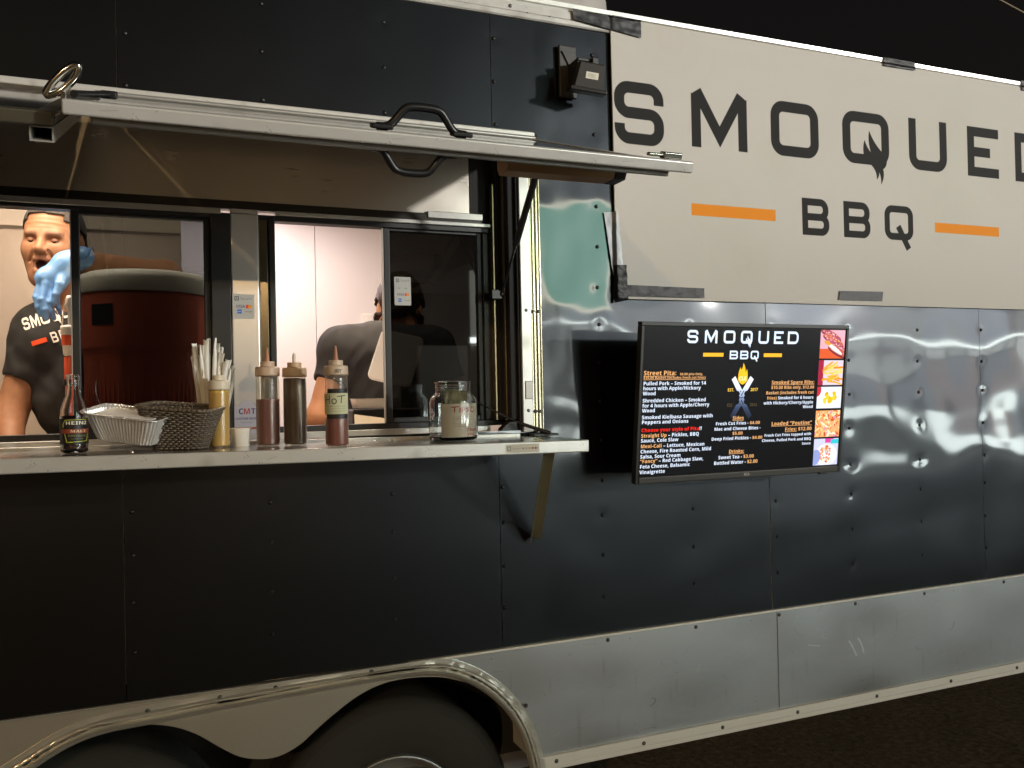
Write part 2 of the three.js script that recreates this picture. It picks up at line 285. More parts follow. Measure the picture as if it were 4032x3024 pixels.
const LIP = [[-0.62, 0.459], [-0.585, 0.5], [-0.545, 0.545], [-0.48, 0.6], [-0.41, 0.638], [-0.34, 0.664], [-0.274, 0.687], [-0.243, 0.706], [-0.208, 0.721], [-0.177, 0.733], [-0.144, 0.742], [-0.105, 0.748], [-0.065, 0.75], [-0.028, 0.747], [0.023, 0.734], [0.075, 0.708], [0.128, 0.667], [0.174, 0.636], [0.218, 0.622], [0.263, 0.62], [0.313, 0.638], [0.36, 0.672], [0.4, 0.7], [0.464, 0.738], [0.526, 0.759], [0.589, 0.764], [0.657, 0.759], [0.701, 0.75], [0.745, 0.734], [0.785, 0.715], [0.821, 0.688], [0.852, 0.658], [0.879, 0.623], [0.897, 0.594], [0.915, 0.566], [0.929, 0.537], [0.942, 0.505], [0.951, 0.477], [0.957, 0.452]];
const smooth2 = (pts, n) => new THREE.CatmullRomCurve3(pts.map(([x, y]) => V(x, y, 0)), false, 'centripetal').getPoints(n).map((p) => [p.x, p.y]);
{
  const lip = smooth2(LIP, 140);
  mesh('fender_plate', extr([[-0.66, 0.452], ...lip, [0.966, 0.452], [0.97, 0.52], [0.943, 0.588], [0.9, 0.654], [0.858, 0.7], [0.79, 0.746], [0.722, 0.778], [0.66, 0.791], [0.6, 0.8], [-0.66, 0.8]], 0.006, 0.001).translate(0, 0, 0.0035), std(C(0.52, 0.48, 0.41), 0.42, 0.55, { roughnessMap: rep(blotch, 3, 3), bumpMap: rep(fine, 3, 3), bumpScale: 0.0004 }), T);
  mesh('wheel_well', [bx(-0.8, 1.05, 0.8, 0.83, -0.5, -0.012, 0), bx(-0.8, 1.05, 0.1, 0.8, -0.52, -0.5, 0), bx(-0.82, -0.78, 0.3, 0.8, -0.5, -0.012, 0), bx(1.03, 1.07, 0.3, 0.8, -0.5, -0.012, 0)], M.black, T);
  // pressed trim that follows both arches
  const ridge = smooth2([[-0.6, 0.455], [-0.56, 0.515], [-0.48, 0.595], [-0.39, 0.65], [-0.299, 0.692], [-0.24, 0.726], [-0.176, 0.753], [-0.111, 0.7645], [-0.065, 0.766], [0.024, 0.7695], [0.13, 0.7745], [0.278, 0.7805], [0.425, 0.7845], [0.506, 0.7875], [0.589, 0.788], [0.658, 0.783], [0.719, 0.77], [0.785, 0.738], [0.853, 0.684], [0.907, 0.618], [0.943, 0.539], [0.963, 0.452]], 160).map((p, i, a) => { let x = 0, y = 0, n = 0; for (let k = -4; k <= 4; k++) { const q = a[Math.max(0, Math.min(a.length - 1, i + k))]; x += q[0]; y += q[1]; n++; } return i < 2 || i > 158 ? p : [x / n, y / n]; });
  const prof = [[0.0255, 0.004], [0.0245, 0.0125], [0.012, 0.0125], [0.01, 0.0165], [0.007, 0.0175], [0.004, 0.015], [0.0015, 0.0095], [-0.0035, 0.0095], [-0.0055, 0.0155], [-0.008, 0.0205], [-0.0115, 0.023], [-0.0155, 0.021], [-0.019, 0.016], [-0.0215, 0.009]];
  const pos = [], ind = [], n = ridge.length, q = prof.length;
  ridge.forEach(([x, y], i) => { const [ax, ay] = ridge[Math.max(0, i - 1)], [bx2, by] = ridge[Math.min(n - 1, i + 1)], l = Math.hypot(bx2 - ax, by - ay), nx = -(by - ay) / l, ny = (bx2 - ax) / l, w = Math.min(1, Math.max(0.35, (0.806 - y) / 0.027)); for (const [s, z] of prof) { const k = s > 0 ? s * w : s; pos.push(x + nx * k, y + ny * k, z); } });
  for (let i = 0; i < n - 1; i++) for (let j = 0; j < q - 1; j++) { const a = i * q + j; ind.push(a, a + q, a + 1, a + 1, a + q, a + q + 1); }
  const g = new THREE.BufferGeometry(); g.setAttribute('position', new THREE.Float32BufferAttribute(pos, 3)); g.setIndex(ind); g.computeVertexNormals();
  const f = new THREE.Mesh(g); const nz = g.attributes.normal; let s = 0; for (let i = 0; i < nz.count; i++) s += nz.getZ(i); if (s < 0) { g.setIndex(ind.reverse()); g.computeVertexNormals(); }
  mesh('fender_trim', uvm(toCreasedNormals(g, 0.9)), std(C(0.84, 0.81, 0.73), 0.3, 0.72), T);
}
mesh('skirt_top_strip', bx(0.6, XR, 0.798, 0.805, -0.002, 0.012, 0.002), M.railWhite, T);
mesh('skirt_top_strip', bx(XL, 0.598, 0.8005, 0.804, -0.002, 0.0085, 0.001), M.aluDull, T);
mesh('skirt_bottom_rail', [bx(0.97, XR, 0.462, 0.49, -0.04, 0.012, 0.003), bx(0.97, XR, 0.447, 0.463, -0.04, 0.008, 0.002), bx(0.972, XR, 0.4865, 0.4895, 0.01, 0.0145, 0.001)], M.railWhite, T);
stuff(mesh('trim_screws', [...[1.195, 1.498, 1.812, 2.125, 2.434, 2.823].map((x) => [x, 0.785, 0.004]), ...[1.019, 1.302, 1.58, 1.868, 2.199, 2.538, 2.867, 3.2].map((x) => [x, 0.472, 0.0125]), [0.13, 0.786, 0.012], [-0.03, 0.779, 0.013], [0.26, 0.79, 0.012], [0.5, 0.7955, 0.012], [0.93, 0.64, 0.012]].map(([x, y, z]) => new THREE.SphereGeometry(0.0062, 10, 6).scale(1, 1, 0.6).translate(x, y, z))
  , M.screw, T));
mesh('chassis_rail', bx(XL, XR, 0.3, 0.44, -0.62, -0.55, 0.005), M.black, T);
for (const [x] of [[0.575], [-0.175]]) {
  const w = new THREE.Group(); w.name = 'wheel'; w.position.set(x, 0.342, -0.17); T.add(w);
  const side = [[0.19, 0.085], [0.2, 0.096], [0.225, 0.104], [0.255, 0.108], [0.258, 0.1075], [0.26, 0.109], [0.29, 0.107], [0.312, 0.101], [0.314, 0.103], [0.328, 0.094], [0.337, 0.084], [0.342, 0.07], [0.343, 0], [0.342, -0.07], [0.328, -0.094], [0.29, -0.107], [0.2, -0.09]];
  mesh('tyre', lathe(side.map(([a, b]) => [a, b]), 72).rotateX(Math.PI / 2), M.tyre, w);
  stuff(mesh('tread_blocks', Array.from({ length: 60 }, (_, i) => new THREE.BoxGeometry(0.024, 0.012, 0.14).translate(0, 0.342, 0).rotateZ(i * Math.PI / 30).scale(0.984, 0.984, 1)), M.tyre, w));
  mesh('rim', lathe([[0.0, 0.035], [0.04, 0.04], [0.075, 0.045], [0.12, 0.03], [0.15, 0.04], [0.172, 0.07], [0.182, 0.098], [0.187, 0.104], [0.192, 0.1], [0.192, 0.08]], 56).rotateX(Math.PI / 2), std(C(0.55, 0.55, 0.54), 0.3, 0.8), w);
  mesh('hub', lathe([[0.0, 0.12], [0.03, 0.118], [0.045, 0.105], [0.05, 0.06], [0.06, 0.04]], 32).rotateX(Math.PI / 2), M.chrome, w);
}

// ------------------------------------------------------------------ serving window
const FZ = -0.08;
mesh('fascia_sheet', bx(HX, 0.826, 2.008, 2.228, FZ - 0.008, FZ, 0.0005), M.brushed, T);
mesh('window_header', bx(HX, 0.86, 1.986, 2.0085, FZ - 0.02, FZ + 0.008, 0.002), M.bronze, T);
mesh('upper_track', bx(0.7, 0.862, 1.995, 2.014, FZ - 0.01, FZ + 0.012, 0.002), M.alu, T);
mesh('upper_track', bx(0.29, 0.885, 1.976, 1.9865, FZ - 0.01, FZ + 0.016, 0.002), M.aluBright, T);
mesh('upper_track', bx(0.179, 0.247, 1.976, 1.9865, FZ - 0.01, FZ + 0.015, 0.002), M.aluBright, T);
mesh('upper_track', bx(HX, 0.156, 1.972, 1.9865, FZ - 0.01, FZ + 0.011, 0.002), M.alu, T);
mesh('window_frame', [bx(HX, 0.93, 1.962, 1.976, FZ - 0.03, FZ + 0.008, 0.002), bx(HX, 0.93, 1.414, 1.43, FZ - 0.03, FZ + 0.006, 0.002), bx(0.13, 0.1785, 1.43, 1.974, FZ - 0.03, FZ + 0.01, 0.003), bx(0.272, 0.288, 1.43, 1.975, FZ - 0.03, FZ + 0.012, 0.003), bx(0.862, 0.93, 1.43, 1.962, FZ - 0.03, FZ + 0.004, 0.003)], M.black, T);
mesh('window_sill_strip', bx(HX, 0.87, 1.3985, 1.4145, FZ - 0.02, FZ + 0.02, 0.002), M.aluBright, T);
mesh('window_mullion', bx(0.1785, 0.247, 1.405, 1.975, FZ - 0.02, FZ + 0.014, 0.004), std(C(0.66, 0.65, 0.62), 0.3, 0.4, { roughnessMap: rep(blotch, 3, 3) }), T);
mesh('mullion_side', bx(0.247, 0.272, 1.43, 1.975, FZ - 0.02, FZ + 0.006, 0.004), std(C(0.16, 0.14, 0.1), 0.2, 0.9), T);
for (const [x0, x1] of [[-0.183, 0.131], [0.577, 0.864]]) {
  const w = new THREE.Group(); w.name = 'sliding_window'; T.add(w);
  mesh('sash', [bx(x0, x0 + 0.017, 1.43, 1.965, FZ - 0.025, FZ - 0.002, 0.002), bx(x1 - 0.016, x1, 1.43, 1.965, FZ - 0.025, FZ - 0.004, 0.002), bx(x0 + 0.017, x1 - 0.016, 1.43, 1.444, FZ - 0.025, FZ - 0.004, 0.002), bx(x0 + 0.017, x1 - 0.016, 1.955, 1.965, FZ - 0.025, FZ - 0.004, 0.002)], M.black, w);
  mesh('sash_edge', bx(x0 - 0.003, x0, 1.432, 1.963, FZ - 0.02, FZ - 0.004, 0.001), M.aluDull, w);
  mesh('pane', new THREE.PlaneGeometry(x1 - x0 - 0.033, 0.511).translate((x0 + x1) / 2 + 0.0005, 1.6995, FZ - 0.014), x0 < 0.3 ? M.tinted : M.tintedDark, w);
}
mesh('hatch_jamb', [bx(0.826, 0.934, 1.978, 2.228, FZ - 0.02, FZ + 0.001, 0.002), bx(0.933, 0.941, SY, 2.228, -0.11, 0.004, 0.002), bx(0.912, 0.9335, 1.43, 2.228, FZ, -0.006, 0.004), bx(0.893, 0.9125, 1.43, 2.228, FZ, -0.045, 0.003)], M.rubber, T);
mesh('jamb_bead', [bx(0.886, 0.8925, 1.43, 2.1, FZ, -0.055, 0.001), bx(0.908, 0.9115, 1.43, 2.2, FZ, -0.03, 0.001)], std(C(0.5, 0.42, 0.26), 0.3, 0.9), T);
mesh('hatch_trim', bx(0.941, 0.9715, SY - 0.005, 2.23, -0.01, 0.011, 0.002), M.aluBright, T);
mesh('outer_trim', [bx(0.972, 1.005, SY - 0.005, 2.21, -0.004, 0.007, 0.002), bx(0.978, 0.983, SY, 2.21, 0.006, 0.011, 0.002), bx(0.988, 0.996, SY, 2.21, 0.006, 0.012, 0.003), bx(0.999, 1.004, SY, 2.21, 0.006, 0.011, 0.002)], M.mirror, T);
stuff(mesh('jamb_screws', [[0.956, 1.735, 0.011], [0.978, 1.732, 0.011], [0.993, 1.732, 0.012], [0.957, 1.455, 0.011], [0.98, 1.452, 0.011], [0.993, 1.452, 0.012]].map(([x, y, z]) => new THREE.SphereGeometry(0.005, 10, 6).scale(1, 1, 0.5).translate(x, y, z)), M.screw, T));
mesh('strike_plate', bx(0.948, 0.972, 1.487, 1.537, 0.009, 0.014, 0.004), M.aluDull, T);
// corner block and folding stay at the right end of the shelf
mesh('shelf_stay', [extr([[0.884, 1.392], [0.884, 1.405], [0.905, 1.424], [0.931, 1.424], [0.931, 1.39]], 0.03, 0.002).translate(0, 0, -0.035), rod(V(0.82, 1.482, -0.04), V(0.93, 1.419, 0.02), 0.0025), rod(V(0.93, 1.419, 0.02), V(1.0, 1.392, 0.06), 0.005), bx(0.955, 1.03, 1.384, 1.391, 0.015, 0.05, 0.002), bx(0.985, 1.0, 1.39, 1.4, 0.02, 0.04, 0.002)], M.black, T);

// ------------------------------------------------------------------ the raised hatch (edge on to the camera)
{
  const A = new THREE.Group(); A.name = 'hatch_door'; T.add(A);
  A.position.set(0, 2.2125, 0.022); A.rotation.x = 0.338;                          // local z runs out along the door, falling away
  const L = 0.79;
  mesh('door_panel', bx(-0.126, 0.985, -0.008, 0.0, 0.012, L - 0.022, 0.001), M.paint, A);
  mesh('door_liner', bx(-0.09, 0.96, -0.0125, -0.0085, 0.03, L - 0.04, 0.001), std(C(0.66, 0.56, 0.4), 0.5, 0.1), A);
  mesh('door_frame', [bx(-0.126, 0.998, -0.0165, 0.0065, L - 0.022, L, 0.004), bx(0.962, 0.996, -0.016, 0.002, 0.02, L - 0.0225, 0.003), bx(-0.126, -0.092, -0.016, 0.002, 0.02, L - 0.0225, 0.003)], M.aluBright, A);
  mesh('inner_frame', bx(-0.088, 0.958, -0.028, -0.013, L - 0.055, L - 0.023, 0.003), M.aluDull, A); mesh('inner_frame', bx(-0.088, 0.958, -0.024, -0.013, 0.04, 0.07, 0.003), M.aluDull, A);
  const handle = (x0, x1, s) => { const w = x1 - x0, p = [[x0, 0], [x0 + w * 0.13, 0.003], [x0 + w * 0.3, 0.034], [x0 + w * 0.36, 0.038], [x0 + w * 0.64, 0.038], [x0 + w * 0.7, 0.034], [x0 + w * 0.87, 0.003], [x1, 0]]; const b = s > 0 ? 0.008 : -0.02; return [tube(p.map(([x, y]) => V(x, b + s * (y + 0.004), L - 0.04 + (s > 0 ? 0 : 0.0))), 0.0075, 70, 8), bx(x0 - 0.01, x0 + w * 0.17, Math.min(b, b + s * 0.009), Math.max(b, b + s * 0.009), L - 0.052, L - 0.028, 0.003), bx(x1 - w * 0.17, x1 + 0.01, Math.min(b, b + s * 0.009), Math.max(b, b + s * 0.009), L - 0.052, L - 0.028, 0.003)]; };
  mesh('pull_handle', handle(0.362, 0.528, 1), M.blackMetal, A);
  mesh('pull_handle', handle(0.352, 0.512, -1), M.blackMetal, A);
  mesh('latch', [bx(0.945, 0.988, 0.006, 0.02, L - 0.05, L - 0.03, 0.003), bx(0.912, 0.95, 0.009, 0.016, L - 0.046, L - 0.034, 0.003)], M.chrome, A);
  mesh('hook_loop', [tube([V(-0.145, 0.02, L - 0.05), V(-0.118, 0.05, L - 0.05), V(-0.105, 0.056, L - 0.05), V(-0.108, 0.04, L - 0.05), V(-0.132, 0.014, L - 0.05), V(-0.15, 0.008, L - 0.05)], 0.006, 60, 10, true), bx(-0.13, -0.122, 0.0, 0.016, L - 0.056, L - 0.044, 0.002)], M.chrome, A);
  mesh('stay_rod', [rod(V(-0.115, 0.012, L - 0.1), V(-0.075, 0.012, 0.45), 0.006), bx(-0.09, -0.06, 0.004, 0.018, 0.4, 0.46, 0.004)], M.blackMetal, A);
  mesh('hinge', [rod(V(-0.12, 0.004, 0.006), V(0.985, 0.004, 0.006), 0.006)], M.alu, A);
}
mesh('hinge_rail', bx(XL + 1.9, 0.991, 2.219, 2.2355, -0.002, 0.018, 0.003), M.aluBright, T);
{ // the neighbouring hatch to the left, its open tube end showing
  const A = new THREE.Group(); A.name = 'hatch_door'; T.add(A); A.position.set(0, 2.2125, 0.022); A.rotation.x = 0.362;
  mesh('door_panel', bx(-1.28, -0.142, -0.01, -0.004, 0.012, 0.74, 0.001), M.paint, A);
  mesh('door_frame', [bx(-1.28, -0.142, -0.02, 0.002, 0.71, 0.745, 0.003), bx(-0.17, -0.142, -0.02, 0, 0.02, 0.7, 0.003)], std(C(0.12, 0.11, 0.08), 0.4, 0.6), A);
  const s = new THREE.Shape([[-0.017, -0.012], [0.017, -0.012], [0.017, 0.012], [-0.017, 0.012]].map(([a, b]) => new THREE.Vector2(a, b)));
  s.holes.push(new THREE.Path([[-0.0145, -0.0095], [0.0145, -0.0095], [0.0145, 0.0095], [-0.0145, 0.0095]].map(([a, b]) => new THREE.Vector2(a, b))));
  mesh('tube_end', new THREE.ExtrudeGeometry(s, { depth: 0.6, bevelEnabled: false }).translate(-0.16, -0.034, 0.13), M.aluDull, A);
}
{ // gas strut
  const A = new THREE.Group(); A.name = 'gas_strut'; T.add(A);
  const a = V(0.9, 1.783, -0.03), m = V(0.9, 1.905, 0.08), b = V(0.9, 2.095, 0.255);
  mesh('strut_rod', rod(a, m, 0.0035), M.blackMetal, A);
  mesh('strut_cylinder', rod(m, b, 0.009, 0.009, 16), M.black, A);
  mesh('strut_mount', [new THREE.SphereGeometry(0.009, 12, 8).translate(a.x, a.y, a.z), bx(0.868, 0.9, 1.768, 1.796, -0.05, -0.026, 0.003)], M.black, A);
}
{ // strip light under the hatch, switched off
  const A = thing('strip_light', 'tan strip light with a black end cap fixed under the open hatch', 'light', [0.82, 1.976, 0.56]); A.rotation.z = 0.008;
  const sh = [[-0.03, 0], [-0.022, -0.014], [0.022, -0.014], [0.03, 0], [0.03, 0.028], [-0.03, 0.028]];
  const pris = (x0, x1, k) => { const g = extr(sh.map(([a, b]) => [a * k, b * k]), x1 - x0, 0.001); g.rotateY(Math.PI / 2); g.translate(x0, 0, 0); return g; };
  mesh('housing', pris(-0.15, 0.1, 1), M.tan, A);
  mesh('end_cap', pris(0.1005, 0.128, 1.04), M.black, A);
  for (const x of [-0.02, -0.12]) mesh('mounting_clip', bx(x, x + 0.035, 0.027, 0.04, -0.02, 0.02, 0.001), M.aluBright, A);
}

// ------------------------------------------------------------------ the shelf
const shelfY = (x) => 1.3942 - 0.0105 * x;
{
  const A = new THREE.Group(); A.name = 'serving_shelf'; T.add(A); A.position.set(0, 1.3942, 0); A.rotation.z = -0.0105;
  mesh('shelf_top', bx(-1.25, 0.993, -0.004, 0, 0.012, 0.29, 0.001), M.shelf, A);
  mesh('shelf_lip', bx(-1.25, 0.995, -0.0305, 0.0, 0.2895, 0.297, 0.003), M.aluBright, A);
  mesh('shelf_end', bx(0.986, 0.995, -0.0305, -0.001, 0.02, 0.289, 0.002), M.aluBright, A);
  mesh('shelf_core', bx(-1.25, 0.985, -0.028, -0.0045, 0.014, 0.288, 0.001), M.black, A);
  mesh('shelf_back', [bx(-1.25, 0.93, -0.004, 0.008, 0.004, 0.013, 0.002)], M.aluBright, A);
  stuff(mesh('shelf_screws', [[0.51, 0.06], [0.56, 0.03], [0.71, 0.2], [0.4, 0.06], [-0.05, 0.2]].map(([x, z]) => new THREE.SphereGeometry(0.005, 10, 6).scale(1, 0.5, 1).translate(x, 0, z)), M.chrome, A));
  const d = V(0.975, -0.284, 0.01).sub(V(0.912, -0.03, 0.24)), g = [bx(-0.014, 0.014, 0, d.length(), -0.0015, 0.0015, 0.0005), bx(-0.014, -0.011, 0, d.length(), -0.024, 0, 0.0005)];
  const q = new THREE.Quaternion().setFromUnitVectors(V(0, 1, 0), d.clone().normalize());
  mesh('shelf_bracket', g.map((e) => e.applyQuaternion(q).translate(0.912, -0.03, 0.24)), std(C(0.4, 0.37, 0.25), 0.4, 0.7), A);
}

// ------------------------------------------------------------------ the sign and its tape
{
  const x0 = 1.246, x1 = 4.0, y0 = 1.775, y1 = 2.602, PX = 700, w = 1928, h = 579;
  const t = canvas(w, h, (c) => {
    const id = c.createLinearGradient(0, 0, 0, h); c.fillStyle = '#c2beb7'; c.fillRect(0, 0, w, h);
    for (let i = 0; i < 500; i++) { c.fillStyle = `rgba(120,110,90,${rr(0.01, 0.05)})`; c.fillRect(rnd() * w, rnd() * h, rr(1, 3), rr(1, 3)); }
    for (let i = 0; i < 25; i++) { const x = rnd() * w, y = rnd() * h, r = rr(60, 200), g = c.createRadialGradient(x, y, 0, x, y, r); g.addColorStop(0, `rgba(140,128,105,${rr(0.02, 0.05)})`); g.addColorStop(1, 'rgba(140,128,105,0)'); c.fillStyle = g; c.fillRect(x - r, y - r, 2 * r, 2 * r); }
    const X = (x) => (x - x0) * PX, Y = (y) => (y1 - y) * PX;
    c.fillStyle = c.strokeStyle = '#141412';
    const s = 0.034 * PX;
    for (const [ch, a, b, top, bot] of [['S', 1.251, 1.42, 2.419, 2.233], ['M', 1.519, 1.727, 2.42, 2.246], ['O', 1.82, 2.014, 2.424, 2.248], ['F', 2.115, 2.318, 2.424, 2.249], ['U', 2.409, 2.588, 2.427, 2.25], ['E', 2.69, 2.848, 2.427, 2.249], ['D', 2.934, 3.11, 2.428, 2.248]]) glyph(c, ch, X(a), Y(top), (b - a) * PX, (top - bot) * PX, s);
    for (const [ch, a, b, top, bot] of [['B', 1.938, 2.049, 2.118, 1.998], ['B', 2.111, 2.226, 2.119, 1.999], ['Q', 2.29, 2.42, 2.118, 2.001]]) glyph(c, ch, X(a), Y(top), (b - a) * PX, (top - bot) * PX, s * 0.68);
    c.fillStyle = '#e08818'; c.fillRect(X(1.512), Y(2.071), 0.318 * PX, 0.036 * PX); c.fillRect(X(2.523), Y(2.071), 0.318 * PX, 0.034 * PX);
  });
  const A = thing('sign_board', 'large beige sign board reading SMOQUED BBQ taped along the upper trailer side', 'sign', [x0, y0, 0.0115]);
  const warp = (x, y) => 0.0022 * noise(x * 0.9, y * 1.3, 7) + 0.0012 * noise(x * 2.3, y * 2.7, 1) + 0.0008 * noise(x * 5, y * 4, 3);
  mesh('printed_face', grid(0, x1 - x0, 0, y1 - y0, 150, 50, (x, y) => [x, y, warp(x, y)]), std(0xffffff, 0.85, 0, { map: t }), A);
  mesh('sheet_core', [grid(0, x1 - x0, 0, y1 - y0, 60, 20, (x, y) => [x, y, warp(x, y) - 0.004]), bx(-0.0005, 0.0, 0, y1 - y0, -0.004, 0, 0), bx(0, x1 - x0, -0.0005, 0, -0.004, 0, 0), bx(0, x1 - x0, y1 - y0, y1 - y0 + 0.0005, -0.004, 0, 0)], std(C(0.62, 0.58, 0.5), 0.6), A);
}
function tapeStrip(pts, amp, label, mat = M.tape) {          // a thin crinkled strip lying over the sign's edge and down on to the wall: pts = tl, tr, br, bl
  const [tl, tr, br, bl] = pts, cx = (tl[0] + br[0]) / 2, cy = (tl[1] + br[1]) / 2, st = (a, b, t) => { t = Math.max(0, Math.min(1, (t - a) / (b - a))); return t * t * (3 - 2 * t); };
  const ground = (x, y) => { const on = st(1.237, 1.2465, x) * st(1.766, 1.7755, y) * (1 - st(2.601, 2.604, y)); return 0.0045 + 0.0105 * on + (y > 2.556 && (x < 1.24 || y > 2.6) ? 0.0085 : 0); };
  const lay = (off) => grid(0, 1, 0, 1, 48, 20, (u, v) => { const a = [tl[0] + (tr[0] - tl[0]) * u, tl[1] + (tr[1] - tl[1]) * u], b = [bl[0] + (br[0] - bl[0]) * u, bl[1] + (br[1] - bl[1]) * u], x = b[0] + (a[0] - b[0]) * v, y = b[1] + (a[1] - b[1]) * v; return [x - cx, y - cy, ground(x, y) + amp * (noise(x * 30, y * 45, 5) + 0.6 * noise(x * 70 + y * 40, y * 60, 2)) + off + amp]; });
  return tag(mesh('tape_strip', [lay(0.0006), lay(0)], mat, null, cx, cy, 0), label, 'tape', 'tape strips holding the sign board');
}
tapeStrip([[1.119, 2.606], [1.345, 2.602], [1.345, 2.552], [1.122, 2.575]], 0.0022, 'shiny black tape over the top rail at the upper left sign corner');
tapeStrip([[2.3, 2.622], [2.444, 2.622], [2.444, 2.594], [2.3, 2.592]], 0.0015, 'short black tape strip on the upper sign edge between Q and U');
tapeStrip([[2.975, 2.624], [3.1, 2.624], [3.1, 2.588], [2.975, 2.588]], 0.0015, 'black tape piece on the upper sign edge cut off by the photo border');
tapeStrip([[1.272, 1.815], [1.548, 1.812], [1.548, 1.783], [1.266, 1.782]], 0.002, 'long black tape strip along the lower left edge of the sign board');
tapeStrip([[2.083, 1.819], [2.269, 1.821], [2.265, 1.789], [2.076, 1.789]], 0.0008, 'flat black tape strip on the lower sign edge above the television');
tapeStrip([[1.212, 2.026], [1.252, 2.03], [1.268, 1.845], [1.238, 1.843]], 0.0018, 'dull silver tape strip down the left edge of the sign board', M.duct);
tapeStrip([[1.239, 1.872], [1.276, 1.873], [1.28, 1.77], [1.236, 1.762]], 0.004, 'crumpled black tape wrapped round the lower left corner of the sign board');

// ------------------------------------------------------------------ floodlight
{
  const A = thing('floodlight', 'small black floodlight with a white label fixed high beside the sign board', 'floodlight', [1.1, 2.425, 0.006]);
  mesh('mounting_plate', [bx(-0.028, 0.028, -0.08, 0.07, 0, 0.012, 0.004), extr([[-0.02, 0.05], [0.022, 0.05], [0.002, 0.01]], 0.006, 0.001).translate(0, 0, 0.011)], std(C(0.035, 0.033, 0.03), 0.5), A);
  mesh('bracket_arm', [bx(0.0, 0.05, 0.005, 0.014, 0.012, 0.075, 0.002), bx(0.04, 0.06, -0.006, 0.016, 0.055, 0.085, 0.003), bx(0.0, 0.012, -0.06, 0.01, 0.01, 0.07, 0.002)], M.black, A);
  const H = new THREE.Group(); H.name = 'lamp_head'; A.add(H); H.position.set(0.026, -0.045, 0.085); H.rotation.set(0.2, -0.2, -0.08); H.scale.setScalar(0.86);
  const body = extr([[-0.046, -0.036], [0.048, -0.036], [0.041, 0.04], [-0.036, 0.04]], 0.04, 0.004).translate(0, 0, -0.02);
  mesh('head_body', [body], std(C(0.03, 0.028, 0.026), 0.5), H);
  mesh('head_visor', [bx(-0.062, 0.062, -0.05, -0.036, -0.03, 0.032, 0.004)], M.black, H);
  const lab = canvas(128, 64, (c) => { c.fillStyle = '#e4e2d2'; c.fillRect(0, 0, 128, 64); c.fillStyle = '#9a988c'; for (let y = 16; y < 56; y += 10) c.fillRect(16, y, 60 + 34 * rnd(), 4); });
  mesh('rating_label', new THREE.PlaneGeometry(0.042, 0.021).translate(0.006, 0.004, 0.0208), std(0xffffff, 0.6, 0, { map: lab }), H);
}

